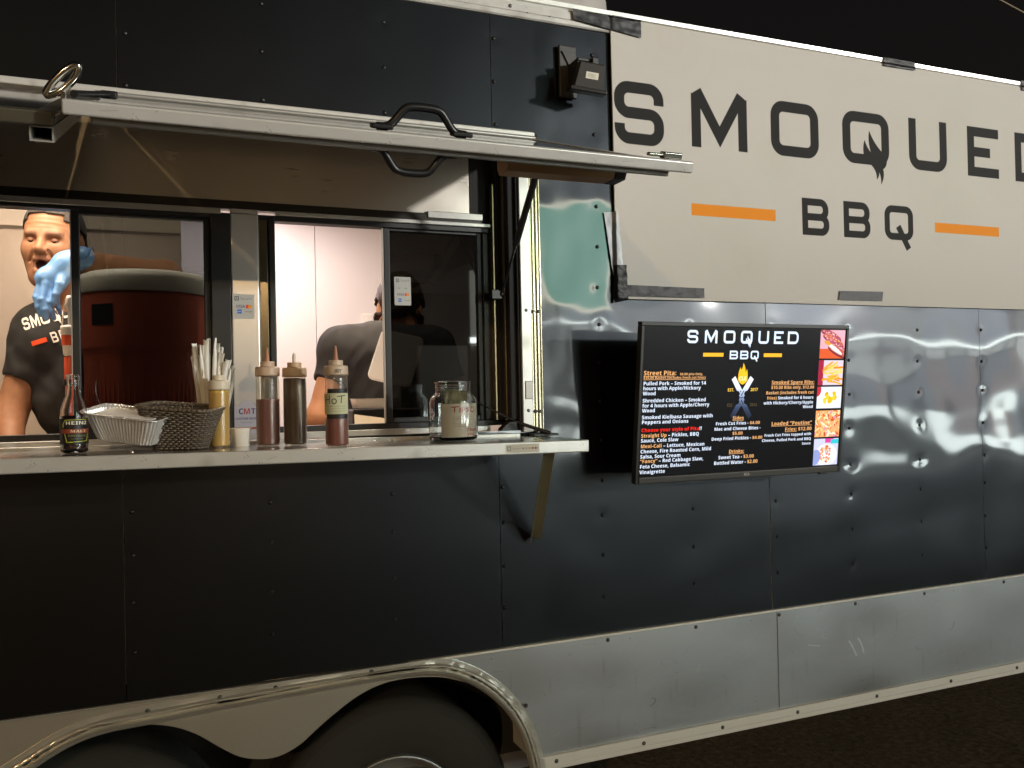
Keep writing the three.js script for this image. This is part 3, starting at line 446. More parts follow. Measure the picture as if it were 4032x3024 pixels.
// ------------------------------------------------------------------ television
{
  const W = 0.722, H = 0.445;
  const t = canvas(1536, 864, (c, w, h) => {
    c.fillStyle = '#020308'; c.fillRect(0, 0, w, h);
    // wordmark
    const H1 = 0.089 * h; c.fillStyle = c.strokeStyle = '#dcebff';
    WORD.forEach(([ch], i) => { const xs = [[505, 605], [665, 782], [840, 950], [1003, 1115], [1172, 1275], [1325, 1418], [1462, 1572]][i]; const X = (x) => (x - 124) / 1937 * w; glyph(c, ch, X(xs[0]), 0.021 * h, X(xs[1]) - X(xs[0]), H1, H1 * 0.2); });
    for (const [ch, a, b] of [['B', 903, 982], ['B', 1003, 1082], ['Q', 1103, 1182]]) glyph(c, ch, (a - 122) / 1937 * w, 0.158 * h, (b - a) / 1937 * w, 0.06 * h, 0.0125 * h);
    c.fillStyle = '#ffb52a'; c.fillRect((655 - 122) / 1937 * w, 0.174 * h, 190 / 1937 * w, 0.026 * h); c.fillRect((1231 - 122) / 1937 * w, 0.176 * h, 180 / 1937 * w, 0.026 * h);
    // emblem: flame over crossed cleavers
    const ex = 0.474 * w, ey = 0.41 * h, S = h / 864;
    c.save(); c.translate(ex, ey); c.scale(S, S);
    for (const sg of [-1, 1]) for (const mir of [0, 1]) {
      c.save(); if (mir) { c.translate(0, 128); c.scale(1, -1); }
      const g = c.createLinearGradient(0, -60, 0, 64); g.addColorStop(0, mir ? '#1b2233' : '#eef4ff'); g.addColorStop(0.5, mir ? '#33405c' : '#dfe9fb'); g.addColorStop(1, '#8797b8');
      c.fillStyle = g; c.rotate(0); c.beginPath();
      const Q = [[84, -46], [58, -66], [8, 6], [-22, 50], [-14, 64], [2, 60], [24, 26], [40, 22]]; Q.forEach(([x, y], i) => (i ? c.lineTo(x * sg, y) : c.moveTo(x * sg, y))); c.closePath(); c.fill();
      c.strokeStyle = '#05070c'; c.lineWidth = 5; c.beginPath(); c.moveTo(-6 * sg, 52); c.lineTo(14 * sg, 22); c.stroke(); c.restore();
    }
    c.fillStyle = '#ffbf1f'; c.beginPath(); c.moveTo(-36, -62); c.quadraticCurveTo(-44, -30, 0, -14); c.quadraticCurveTo(44, -30, 36, -62); c.quadraticCurveTo(36, -96, 26, -110); c.quadraticCurveTo(26, -90, 18, -92); c.quadraticCurveTo(18, -120, -2, -146); c.quadraticCurveTo(0, -118, -14, -104); c.quadraticCurveTo(-20, -112, -18, -122); c.quadraticCurveTo(-36, -96, -36, -62); c.fill();
    c.fillStyle = '#fff2c0'; c.font = 'bold 34px sans-serif'; c.textAlign = 'center'; c.fillText('CLE', 0, -40);
    c.fillStyle = '#ffcb45'; c.font = 'bold 26px sans-serif'; c.fillText('EST.', -86, 26); c.fillText('2017', 92, 26);
    c.save(); c.translate(0, 108); c.scale(1, -1); c.fillStyle = '#5a4c30'; c.fillText('EST.', -86, 10); c.fillText('2017', 92, 10); c.restore(); c.restore();
    // menu text
    const put = (x0, v, size, parts, align = 'left') => {
      const K = 1.19, x = x0 / K; c.save(); c.scale(K, 1);
      c.font = `bold ${size}px sans-serif`; c.textAlign = 'left';
      const tot = parts.reduce((a, [s]) => a + c.measureText(s).width, 0); let px = align === 'left' ? x : align === 'center' ? x - tot / 2 : x - tot; const y = v * h;
      for (const [s, col, ul] of parts) { const wd = c.measureText(s).width; c.fillStyle = col; c.fillText(s, px, y); if (ul) c.fillRect(px, y + 3, wd, 3); px += wd; }
      c.restore();
    };
    const Wt = '#e2edff', Or = '#f0b070', Rd = '#ff2412';
    put(8, 0.325, 36, [['Street Pita', Or, 1], [':', Or]]); put(262, 0.325, 19, [['$8.00 pita Only,', Or]]); put(8, 0.348, 20, [['$10.00 Basket (includes fresh cut fries)', Or, 1]]);
    let L = [[0.39, [['Pulled Pork – Smoked for 14', Wt]]], [0.423, [['hours with Apple/Hickory', Wt]]], [0.456, [['Wood', Wt]]], [0.503, [['Shredded Chicken – Smoked', Wt]]], [0.537, [['for 4 hours with Apple/Cherry', Wt]]], [0.57, [['Wood', Wt]]], [0.614, [['Smoked Kielbasa Sausage with', Wt]]], [0.647, [['Peppers and Onions', Wt]]], [0.7, [['Choose your style of Pita', Rd], ['!!', Wt]]],
      [0.737, [['Straight Up', Or], [' – Pickles, BBQ', Wt]]], [0.77, [['Sauce, Cole Slaw', Wt]]], [0.808, [['Mexi-Cali', Or], [' – Lettuce, Mexican', Wt]]], [0.843, [['Cheese, Fire Roasted Corn, Mild', Wt]]], [0.877, [['Salsa, Sour Cream', Wt]]], [0.908, [['“Fancy”', Or], [' – Red Cabbage Slaw,', Wt]]], [0.945, [['Feta Cheese, Balsamic', Wt]]], [0.982, [['Vinaigrette', Wt]]]];
    for (const [v, p] of L) put(8, v, v > 0.6 && v < 0.71 ? 29 : 28, p);
    const cx = 0.462 * w;
    put(cx, 0.637, 29, [['Sides', Or, 1]], 'center'); put(cx, 0.673, 27, [['Fresh Cut Fries - ', Wt], ['$4.00', Or]], 'center'); put(cx, 0.709, 27, [['Mac and Cheese Bites -', Wt]], 'center'); put(cx, 0.743, 27, [['$5.00', Or]], 'center'); put(cx, 0.778, 27, [['Deep Fried Pickles - ', Wt], ['$4.00', Or]], 'center');
    put(cx, 0.87, 29, [['Drinks:', Or, 1]], 'center'); put(cx, 0.91, 28, [['Sweet Tea - ', Wt], ['$3.00', Or]], 'center'); put(cx, 0.948, 28, [['Bottled Water - ', Wt], ['$2.00', Or]], 'center');
    const rx = 0.846 * w;
    put(rx, 0.393, 31, [['Smoked Spare Ribs:', Or, 1]], 'right'); put(rx, 0.428, 26, [['$10.00 Ribs only, $12.00', Or]], 'right'); put(rx, 0.466, 26, [['Basket (includes fresh cut', Or]], 'right'); put(rx, 0.502, 26, [['fries) ', Or], ['Smoked for 6 hours', Wt]], 'right'); put(rx, 0.537, 26, [['with Hickory/Cherry/Apple', Wt]], 'right'); put(rx, 0.57, 26, [['Wood', Wt]], 'right');
    put(rx, 0.687, 33, [['Loaded “Poutine”', Or, 1]], 'right'); put(rx, 0.73, 31, [['Fries:', Or, 1], [' $12.00', Or]], 'right'); put(rx, 0.766, 24, [['Fresh Cut Fries topped with', Wt]], 'right'); put(rx, 0.802, 24, [['Cheese, Pulled Pork and BBQ', Wt]], 'right'); put(rx, 0.835, 22, [['Sauce', Wt]], 'right');
    // food pictures
    const px0 = 0.864 * w, pw = 0.134 * w, ph = [[0.006, 0.212], [0.224, 0.405], [0.417, 0.575], [0.59, 0.785], [0.797, 0.993]];
    const blob = (x, y, a, b, r, col) => { c.fillStyle = col; c.beginPath(); c.ellipse(x, y, a, b, r, 0, 7); c.fill(); };
    ph.forEach(([a, b], i) => {
      const y0 = a * h, hh = (b - a) * h; c.save(); c.beginPath(); c.rect(px0, y0, pw, hh); c.clip();
      const bg = ['#e8a9b8', '#d9c9d6', '#dfe2ee', '#f0a96e', '#c9cbe6'][i]; c.fillStyle = bg; c.fillRect(px0, y0, pw, hh);
      const R = (p, q) => p + (q - p) * rnd();
      if (i === 0) { c.fillStyle = '#d9582a'; c.fillRect(px0, y0 + hh * 0.66, pw, hh * 0.34); for (let k = 0; k < 4; k++) { const X = px0 + pw * (0.42 + 0.11 * k), Y = y0 + hh * (0.14 + 0.2 * k); blob(X, Y + 10, pw * 0.46, hh * 0.12, 0.38, '#7c2a34'); blob(X, Y, pw * 0.45, hh * 0.1, 0.38, ['#b04a62', '#c85f4e', '#b5506e', '#c9584a'][k]); for (let q = 0; q < 26; q++) { const t = R(-0.9, 0.9); blob(X + t * pw * 0.4 * 0.93 + R(-4, 4), Y + t * pw * 0.15 + R(-14, 14), R(3, 11), R(2, 5), 0.4, ['#d98a92', '#8f3546', '#e0a060', '#f0c8bc'][q % 4]); } } blob(px0 + pw * 0.6, y0 + hh * 0.66, pw * 0.36, hh * 0.075, 0.5, '#f6e6dc'); blob(px0 + pw * 0.3, y0 + hh * 0.45, pw * 0.14, hh * 0.07, 0.3, '#e59a2e'); }
      if (i === 1) { c.fillStyle = '#a51d3e'; c.fillRect(px0, y0, pw * 0.2, hh); for (let k = 0; k < 26; k++) { c.strokeStyle = ['#f5a52e', '#f8c04a', '#e98a1e', '#fbd27a'][k % 4]; c.lineWidth = R(9, 14); c.beginPath(); const x = px0 + pw * R(0.15, 0.7), y = y0 + hh * R(0.2, 0.85), an = R(-0.6, 0.3); c.moveTo(x, y); c.lineTo(x + 80 * Math.cos(an), y + 80 * Math.sin(an)); c.stroke(); } }
      if (i === 2) { blob(px0 + pw * 0.5, y0 + hh * 0.55, pw * 0.48, hh * 0.42, 0, '#f4f6fb'); blob(px0, y0 + hh * 0.15, pw * 0.16, hh * 0.3, 0, '#c22a3c'); for (let k = 0; k < 11; k++) blob(px0 + pw * R(0.32, 0.75), y0 + hh * R(0.32, 0.78), 17, 14, R(0, 3), ['#e8b91a', '#f3cc33', '#dba80e'][k % 3]); }
      if (i === 3) for (let k = 0; k < 150; k++) blob(px0 + pw * rnd(), y0 + hh * rnd(), R(5, 22), R(3, 9), R(0, 3), ['#f7c68e', '#e8762e', '#fbe3c4', '#c9502a', '#f2a35a', '#d98aa8', '#ffd9a0'][k % 7]);
      if (i === 4) { c.fillStyle = '#d7429a'; c.fillRect(px0 + pw * 0.45, y0, pw * 0.35, hh * 0.16); c.fillStyle = '#35c3cf'; c.fillRect(px0 + pw * 0.68, y0 + hh * 0.04, pw * 0.32, hh * 0.16); blob(px0 + pw * 0.52, y0 + hh * 0.62, pw * 0.44, hh * 0.42, 0, '#e7e6f2'); for (let k = 0; k < 70; k++) { const an = R(0, 6.3), q = Math.sqrt(rnd()); blob(px0 + pw * (0.5 + 0.26 * q * Math.cos(an)), y0 + hh * (0.58 + 0.3 * q * Math.sin(an)), R(4, 13), R(3, 7), R(0, 3), ['#d9702c', '#efb27a', '#c45a30', '#f6dcc0', '#e88f4c'][k % 5]); } blob(px0 + pw * 0.08, y0 + hh * 0.7, pw * 0.2, hh * 0.3, 0.4, '#8f9bd0'); }
      c.restore();
    });
  });
  const A = thing('television', 'flat screen television showing the lit food menu on the trailer side below the sign board', 'television', [1.565, 1.467, 0.185]);
  A.rotation.set(0.118, 0, -0.004);
  mesh('back_shell', bx(-W / 2 + 0.02, W / 2 - 0.02, -H / 2 + 0.02, H / 2 - 0.06, -0.055, -0.016, 0.012), M.black, A);
  mesh('bezel', [bx(-W / 2, W / 2, H / 2 - 0.011, H / 2, -0.018, 0.004, 0.002), bx(-W / 2, -W / 2 + 0.01, -H / 2, H / 2 - 0.0112, -0.018, 0.004, 0.002), bx(W / 2 - 0.01, W / 2, -H / 2, H / 2 - 0.0112, -0.018, 0.004, 0.002), bx(-W / 2 + 0.01, W / 2 - 0.01, -H / 2 + 0.02, H / 2 - 0.011, -0.018, -0.001, 0)], M.black, A);
  mesh('lower_bezel', bx(-W / 2 + 0.0105, W / 2 - 0.0105, -H / 2, -H / 2 + 0.0195, -0.018, 0.005, 0.003), std(C(0.07, 0.065, 0.06), 0.4, 0.3), A);
  mesh('screen', new THREE.PlaneGeometry(W - 0.021, H - 0.0315).translate(0, 0.0042, 0.0006), phys({ color: C(0.01, 0.01, 0.01), roughness: 0.12, clearcoat: 0.6, clearcoatRoughness: 0.06, emissive: 0xffffff, emissiveMap: t, emissiveIntensity: 1.06 }), A);
  mesh('brand_mark', new THREE.PlaneGeometry(0.03, 0.012).translate(0.01, -H / 2 + 0.0105, 0.0056), decal(canvas(128, 48, (c) => { c.fillStyle = '#cfcbc4'; c.font = 'bold 44px sans-serif'; c.textAlign = 'center'; c.fillText('RCA', 64, 40); })), A);
  mesh('wall_mount', [bx(-0.1, 0.1, -0.1, 0.1, -0.075, -0.055, 0.003), bx(-0.03, 0.03, -0.03, 0.03, -0.17, -0.07, 0.004)], M.blackMetal, A);
  mesh('sensor_foot', bx(W / 2 - 0.075, W / 2 - 0.045, -H / 2 - 0.006, -H / 2, -0.012, 0.0, 0.002), M.black, A);
  const gl = new THREE.RectAreaLight(C(0.7, 0.8, 1), 0.1, W - 0.03, H - 0.04); gl.name = 'screen_glow'; gl.position.set(0, 0.004, 0.006); gl.lookAt(0, 0.004, 1); A.add(gl);
  gl.rotation.set(0, Math.PI, 0);
}

// ------------------------------------------------------------------ stickers
function cardMarks(c, x, y, w, rows) {     // payment marks
  c.font = `bold ${w * 0.2}px sans-serif`; c.textAlign = 'left';
  c.strokeStyle = '#3a3a3a'; c.lineWidth = w * 0.035; c.strokeRect(x + w * 0.12, y + w * 0.13, w * 0.16, w * 0.16); c.fillStyle = '#3a3a3a'; c.fillRect(x + w * 0.175, y + w * 0.185, w * 0.05, w * 0.05);
  c.fillStyle = '#6d6d6b'; c.font = `${w * 0.17}px sans-serif`; c.fillText('Square', x + w * 0.36, y + w * 0.27);
}
function squareSticker(w, h, tall) {
  return canvas(w, h, (c) => {
    c.fillStyle = '#b3b1aa'; c.beginPath(); c.roundRect(1, 1, w - 2, h - 2, w * 0.07); c.fill(); cardMarks(c, 0, 0, w);
    const y = tall ? h * 0.62 : h * 0.5; if (tall) { c.fillStyle = '#8a8a88'; c.fillRect(w * 0.2, h * 0.38, w * 0.16, w * 0.06); c.fillRect(w * 0.62, h * 0.38, w * 0.16, w * 0.06); }
    c.font = `bold italic ${w * 0.19}px sans-serif`; c.fillStyle = '#4c4f63'; c.fillText('VISA', w * 0.14, y + w * 0.06);
    c.fillStyle = '#d5452a'; c.beginPath(); c.arc(w * 0.69, y, w * 0.09, 0, 7); c.fill(); c.fillStyle = '#e58b2c'; c.beginPath(); c.arc(w * 0.8, y, w * 0.09, 0, 7); c.fill();
    const y2 = y + h * 0.2; c.fillStyle = '#3d63b5'; c.fillRect(w * 0.22, y2 - w * 0.1, w * 0.2, w * 0.2); c.fillStyle = '#cdd8f0'; c.font = `bold ${w * 0.06}px sans-serif`; c.fillText('AMEX', w * 0.23, y2 + w * 0.02);
    c.fillStyle = '#6b6863'; c.font = `bold ${w * 0.07}px sans-serif`; c.fillText('DISCOVER', w * 0.58, y2 + w * 0.02); c.fillStyle = '#c98d3c'; c.fillRect(w * 0.74, y2 + w * 0.04, w * 0.14, w * 0.03);
  });
}
function sheet(name, w, h, tex, pos, label, category, rx = 0, rz = 0) {
  const g = new THREE.PlaneGeometry(w, h, 6, 6); const m = mesh(name, g, decal(tex, { roughness: 0.4 }), null, ...pos); m.rotation.set(rx, 0, rz); return tag(m, label, category);
}
sheet('card_sticker', 0.053, 0.063, squareSticker(212, 252), [0.2065, 1.738, FZ + 0.0146], 'pale payment sticker with card marks on the metal post between the windows', 'sticker', 0, 0);
sheet('card_sticker', 0.0475, 0.079, squareSticker(200, 332, true), [0.631, 1.792, FZ - 0.0128], 'pale payment sticker with card marks on the dark sliding glass', 'sticker');
sheet('maker_sticker', 0.056, 0.1, canvas(280, 500, (c, w, h) => {
  c.fillStyle = '#b9b6be'; c.beginPath(); c.arc(w * 0.55, h * 0.36, w * 0.36, Math.PI, 0); c.fill(); c.fillRect(0, h * 0.3, w, h * 0.7);
  c.font = 'bold 100px sans-serif'; c.textAlign = 'center'; c.fillStyle = '#41406a'; c.fillText('C', w * 0.28, h * 0.5); c.fillStyle = '#b0463a'; c.fillText('M', w * 0.54, h * 0.5); c.fillStyle = '#41406a'; c.fillText('T', w * 0.82, h * 0.5);
  c.font = 'bold 38px sans-serif'; c.fillText('CUSTOM MADE', w * 0.52, h * 0.64, w * 0.98); c.font = '24px sans-serif'; c.fillStyle = '#6a6878'; c.fillText('T R A I L E R S', w * 0.52, h * 0.73); c.fillStyle = '#a8604e'; c.fillRect(0, h * 0.83, w, h * 0.06);
}), [0.2085, 1.465, FZ + 0.0148], 'trailer maker sticker reading CMT low on the metal post behind the bottles', 'sticker');
sheet('card_sticker', 0.087, 0.02, canvas(520, 120, (c, w, h) => { c.fillStyle = '#c2bdab'; c.fillRect(0, 0, w, h); c.strokeStyle = '#45423c'; c.lineWidth = 9; c.strokeRect(24, 34, 48, 48); c.fillStyle = '#7c786e'; c.font = '44px sans-serif'; c.fillText('Square', 88, 74); c.fillRect(250, 50, 30, 22); c.fillRect(305, 46, 14, 32); c.font = 'bold italic 30px sans-serif'; c.fillText('VISA', 330, 70); c.fillStyle = '#c0503a'; c.beginPath(); c.ellipse(420, 60, 22, 14, 0, 0, 7); c.fill(); c.fillStyle = '#3d4a66'; c.fillRect(452, 44, 26, 32); c.fillStyle = '#8b877c'; c.fillRect(490, 52, 20, 14); }), [0.814, shelfY(0.814) - 0.0155, 0.2982], 'narrow payment sticker with a row of card marks on the shelf edge', 'sticker', 0, -0.0105);

// ------------------------------------------------------------------ things on the shelf
function bottle(label, x, z, R, H, sauce, level, capCol, tip, extra) {
  const A = thing('squeeze_bottle', label, 'squeeze bottle', [x, shelfY(x) + 0.0005, z]);
  const body = [[0, 0.001], [R * 0.9, 0.001], [R, 0.006], [R * 1.0, H * 0.5], [R * 0.97, H * 0.93], [R * 0.9, H], [R * 0.8, H]];
  mesh('body', lathe(body, 40), M.soft, A);
  const sg = lathe([[0, 0.003], [R * 0.86, 0.003], [R * 0.955, 0.007], [R * 0.955, level], [R * 0.9, level + 0.0006], [0, level + 0.001]], 48);
  const p = sg.attributes.position; for (let i = 0; i < p.count; i++) if (p.getY(i) > level * 0.9) { const a = Math.atan2(p.getZ(i), p.getX(i)); p.setY(i, p.getY(i) + 0.0035 * noise(Math.cos(a) * 4 + x * 9, Math.sin(a) * 4, z * 9)); }
  mesh('sauce', sg, sauce, A);
  const cap = std(capCol, 0.45);
  mesh('cap', [lathe([[R * 0.7, H - 0.002], [R * 1.03, H - 0.002], [R * 1.04, H + 0.002], [R * 1.03, H + 0.017], [R * 0.98, H + 0.02], [R * 0.62, H + 0.021], [0, H + 0.021]], 40), lathe([[R * 0.6, H + 0.02], [R * 0.62, H + 0.031], [R * 0.58, H + 0.0325], [0, H + 0.0325]], 32)], cap, A);
  mesh('nozzle', lathe(tip === 'cone' ? [[0.0062, H + 0.032], [0.0055, H + 0.036], [0.0022, H + 0.064], [0.0016, H + 0.066], [0, H + 0.066]] : [[0.0045, H + 0.032], [0.0045, H + 0.046], [0.0038, H + 0.05], [0.003, H + 0.054], [0, H + 0.055]], 20), std(tip === 'cone' ? C(0.45, 0.2, 0.12) : C(0.72, 0.66, 0.56), 0.4), A);
  extra?.(A, R, H); return A;
}
const sauceM = (r, g, b) => phys({ color: C(r, g, b), roughness: 0.3, clearcoat: 0.4, clearcoatRoughness: 0.2 });
bottle('squeeze bottle of red ketchup beside the metal window post', 0.241, 0.12, 0.0272, 0.165, sauceM(0.14, 0.012, 0.006), 0.108, C(0.56, 0.4, 0.28), 'cone');
bottle('squeeze bottle of dark brown barbecue sauce next to the ketchup bottle', 0.302, 0.13, 0.0272, 0.163, sauceM(0.055, 0.024, 0.008), 0.156, C(0.58, 0.4, 0.24), 'knob');
bottle('slim squeeze bottle of yellow mustard in front of the wrapped straws', 0.1315, 0.13, 0.0232, 0.133, sauceM(0.62, 0.4, 0.07), 0.13, C(0.68, 0.6, 0.46), 'knob');
bottle('squeeze bottle with a taped note reading HOT, standing nearest the shelf edge', 0.377, 0.25, 0.0262, 0.163, sauceM(0.2, 0.026, 0.012), 0.064, C(0.6, 0.47, 0.34), 'cone', (A, R) => {
  const wrap = (y0, y1, a0, a1, r) => { const g = grid(a0, a1, y0, y1, 30, 4, (a, y) => [Math.sin(a) * r, y, Math.cos(a) * r]); return g; };
  const tx = canvas(512, 384, (c, w, h) => { c.fillStyle = '#c9cba6'; c.fillRect(0, 0, w, h); c.strokeStyle = '#1f2230'; c.lineWidth = 15; c.lineCap = 'round'; const l = (...q) => { c.beginPath(); q.forEach(([x, y], i) => (i ? c.lineTo(x, y) : c.moveTo(x, y))); c.stroke(); };
    l([70, 50], [58, 190]); l([58, 125], [150, 108]); l([150, 40], [145, 185]); c.beginPath(); c.ellipse(232, 148, 38, 44, 0, 0, 7); c.stroke(); l([290, 62], [430, 44]); l([362, 54], [352, 180]);
    c.strokeStyle = 'rgba(90,95,80,.5)'; c.lineWidth = 6; for (let k = 0; k < 3; k++) { c.beginPath(); c.moveTo(100, 240 + 45 * k); for (let x = 100; x < 440; x += 16) c.lineTo(x, 240 + 45 * k + rr(-12, 12)); c.stroke(); } });
  mesh('note', wrap(0.074, 0.121, -1.5, 0.95, R * 1.05), std(0xffffff, 0.7, 0, { map: tx, side: THREE.DoubleSide }), A);
  for (const [a, b, c, d] of [[0.119, 0.131, -1.0, 0.9], [0.0635, 0.0755, -1.15, 0.85]]) mesh('tape_band', wrap(a, b, c, d, R * 1.035), std(C(0.012, 0.012, 0.012), 0.5, 0, { side: THREE.DoubleSide }), A);
  mesh('cap_writing', wrap(0.1635, 0.178, -0.7, 0.6, R * 1.055), decal(canvas(256, 64, (c) => { c.fillStyle = '#2b241c'; c.font = 'italic bold 50px serif'; c.fillText('HOT', 70, 50); })), A);
});
{ // vinegar bottle
  const A = thing('vinegar_bottle', 'clear glass malt vinegar bottle with a black label, leftmost on the shelf', 'bottle', [-0.1625, shelfY(-0.1625) + 0.0005, 0.17]);
  const out = [[0, 0.0005], [0.021, 0.0005], [0.0262, 0.004], [0.0268, 0.01], [0.0268, 0.076], [0.0255, 0.092], [0.02, 0.109], [0.0148, 0.123], [0.013, 0.14], [0.0125, 0.156], [0.0142, 0.157], [0.0142, 0.1645], [0.0125, 0.166], [0.0108, 0.166]];
  const inn = [[0.0106, 0.164], [0.0106, 0.14], [0.0125, 0.123], [0.018, 0.108], [0.0232, 0.091], [0.0245, 0.076], [0.0245, 0.01], [0.022, 0.006], [0, 0.005]];
  mesh('glass_body', lathe([...out, ...inn], 48), M.glass, A);
  mesh('vinegar', lathe([[0, 0.0055], [0.0215, 0.0063], [0.0242, 0.0102], [0.0242, 0.079], [0, 0.0792]], 40), phys({ color: C(0.05, 0.012, 0.008), roughness: 0.08, clearcoat: 1 }), A);
  const tx = canvas(512, 512, (c, w, h) => {
    c.fillStyle = '#0a0908'; c.fillRect(0, 0, w, h); c.strokeStyle = '#c9cf3a'; c.lineWidth = 10; c.beginPath(); c.moveTo(90, 180); c.lineTo(110, 130); c.lineTo(90, 130); c.lineTo(130, 30); c.lineTo(400, 20); c.stroke(); c.beginPath(); c.moveTo(120, 300); c.lineTo(150, 470); c.lineTo(400, 450); c.lineTo(430, 300); c.stroke();
    c.fillStyle = '#e6e2cf'; c.textAlign = 'center'; c.font = 'bold 92px sans-serif'; c.fillText('HEINZ', 270, 120); c.fillStyle = '#8e3a22'; c.fillRect(60, 210, 390, 84); c.fillStyle = '#d9c9a0'; c.font = 'bold 66px serif'; c.fillText('MALT', 290, 275); c.fillStyle = '#9a9a5a'; c.font = '50px serif'; c.fillText('VINEGAR', 272, 360); c.font = '34px serif'; c.fillText('12 FL OZ', 272, 415);
  });
  const r = 0.0274; mesh('label', grid(-1.35, 1.75, 0.019, 0.073, 40, 4, (a, y) => [Math.sin(a) * r, y, Math.cos(a) * r]), std(0xffffff, 0.5, 0, { map: tx, side: THREE.DoubleSide }), A);
}
function loft(rings, closed = true) {                   // rings of equal length
  const q = rings[0].length, pos = rings.flat().flatMap((p) => [p.x, p.y, p.z]), ind = [];
  for (let i = 0; i < rings.length - 1; i++) for (let j = 0; j < q - (closed ? 0 : 1); j++) { const a = i * q + j, b = i * q + (j + 1) % q; ind.push(a, b, a + q, b, b + q, a + q); }
  const g = new THREE.BufferGeometry(); g.setAttribute('position', new THREE.Float32BufferAttribute(pos, 3)); g.setIndex(ind); g.computeVertexNormals(); return g;
}
const rrect = (a, b, r, n, y, f = () => 0) => { // rounded rectangle ring, f(t) pushes outwards
  const out = []; const L = [2 * (a - r), 2 * (b - r)], arc = r * Math.PI / 2, P = 2 * L[0] + 2 * L[1] + 4 * arc;
  for (let i = 0; i < n; i++) {
    let s = i / n * P, x, z, nx, nz; const seg = [L[0], arc, L[1], arc, L[0], arc, L[1], arc]; let k = 0; while (s > seg[k]) { s -= seg[k]; k++; }
    if (k === 0) { x = -(a - r) + s; z = b; nx = 0; nz = 1; } else if (k === 2) { x = a; z = (b - r) - s; nx = 1; nz = 0; } else if (k === 4) { x = (a - r) - s; z = -b; nx = 0; nz = -1; } else if (k === 6) { x = -a; z = -(b - r) + s; nx = -1; nz = 0; }
    else { const th = Math.PI / 2 - (k - 1) / 2 * Math.PI / 2 - s / r, cx = (k === 1 || k === 3) ? a - r : -(a - r), cz = (k === 1 || k === 7) ? b - r : -(b - r); nx = Math.cos(th); nz = Math.sin(th); x = cx + r * nx; z = cz + r * nz; }
    const d = f(i / n, i); out.push(V(x + nx * d, typeof y === 'function' ? y(x, z) : y, z + nz * d));
  }
  return out;
};
{ // foil tray with a paper sheet lying in it
  const A = thing('foil_tray', 'fluted aluminium foil loaf tray beside the vinegar bottle', 'foil tray', [-0.056, shelfY(-0.05) + 0.001, 0.135], -0.62);
  A.rotation.set(0.16, -0.55, -0.14, 'YXZ'); A.position.y += 0.02;
  const n = 300, fl = (k) => (t, i) => [0.0028, 0.0022, 0, -0.001, 0.0004][i % 5] * k + 0.001 * noise(t * 60, k * 3, 2);
  const rings = [[0.06, 0.026, 0.0, 0.3], [0.065, 0.031, 0.004, 1], [0.075, 0.04, 0.034, 1], [0.083, 0.047, 0.06, 1], [0.0845, 0.0485, 0.065, 0.4], [0.091, 0.055, 0.066, 0], [0.0925, 0.0565, 0.064, 0], [0.091, 0.055, 0.0625, 0]].map(([a, b, y, k]) => rrect(a, b, 0.022, n, (x, z) => y + (k === 0 ? 0.0012 * noise(x * 60, z * 60, 1) : 0), fl(k)));
  const base = rrect(0.02, 0.008, 0.007, n, 0.0005);
  mesh('tray', loft([base, ...rings]), std(C(0.9, 0.88, 0.85), 0.25, 0.55, { side: THREE.DoubleSide }), A);
  tag(mesh('paper_sheet', new RoundedBoxGeometry(0.13, 0.004, 0.066, 2, 0.0018), M.paper, null, -0.05, shelfY(-0.05) + 0.08, 0.142), 'white paper pad lying inside the foil tray', 'paper').rotation.set(0.16, -0.55, -0.14, 'YXZ');
}
{ // woven basket
  const A = thing('woven_basket', 'brown woven tapered bread basket between the foil tray and the mustard bottle', 'basket', [0.05, shelfY(0.05) + 0.001, 0.15], -0.42);
  const n = 104, rows = 17, mats = [std(C(0.13, 0.1, 0.068), 0.36), std(C(0.09, 0.07, 0.048), 0.36)];
  const top = (x, z) => 0.082 + 0.16 * (-x * 0.55 - z * 0.5) + 0.006;
  const rowsG = [[], []];
  for (let k = 0; k <= rows; k++) {
    const t = k / rows, a = 0.052 + 0.03 * t, b = 0.034 + 0.024 * t;
    const ring = rrect(a, b, 0.024 + 0.006 * t, n, (x, z) => 0.003 + t * top(x, z), (u, i) => (((i >> 1) + k) % 2 ? 0.0022 : -0.0012));
    rowsG[k % 2].push(new THREE.TubeGeometry(new THREE.CatmullRomCurve3(ring, true), n * 2, 0.0027, 5, true));
  }
  stuff(mesh('weave', rowsG[0], mats[0], A)); stuff(mesh('weave', rowsG[1], mats[1], A));
  const br = rrect(0.0835, 0.0595, 0.03, n, (x, z) => 0.006 + top(x, z), (u, i) => (i % 2 ? 0.001 : -0.001));
  mesh('rim', [new THREE.TubeGeometry(new THREE.CatmullRomCurve3(br, true), n * 2, 0.0042, 6, true)], mats[0], A);
  mesh('basket_floor', loft([rrect(0.01, 0.006, 0.005, 40, 0.004), rrect(0.052, 0.034, 0.024, 40, 0.004)]), std(C(0.08, 0.06, 0.04), 0.7, 0, { side: THREE.DoubleSide }), A);
  stuff(mesh('stakes', rrect(0.08, 0.056, 0.03, 52, 0).map((p, i) => { const q = rrect(0.0505, 0.0325, 0.024, 52, 0)[i]; return rod(V(q.x, 0.003, q.z), V(p.x, 0.003 + top(p.x, p.z), p.z), 0.0016, 0.0016, 5); }), mats[1], A));
  const pk = mesh('napkin_packet', new RoundedBoxGeometry(0.045, 0.006, 0.035, 2, 0.002), std(C(0.62, 0.6, 0.66), 0.4), null, 0.066, shelfY(0.06) + 0.078, 0.15); pk.rotation.set(0.5, 0.3, -0.15); tag(pk, 'small pale packet lying inside the woven basket', 'packet');
}
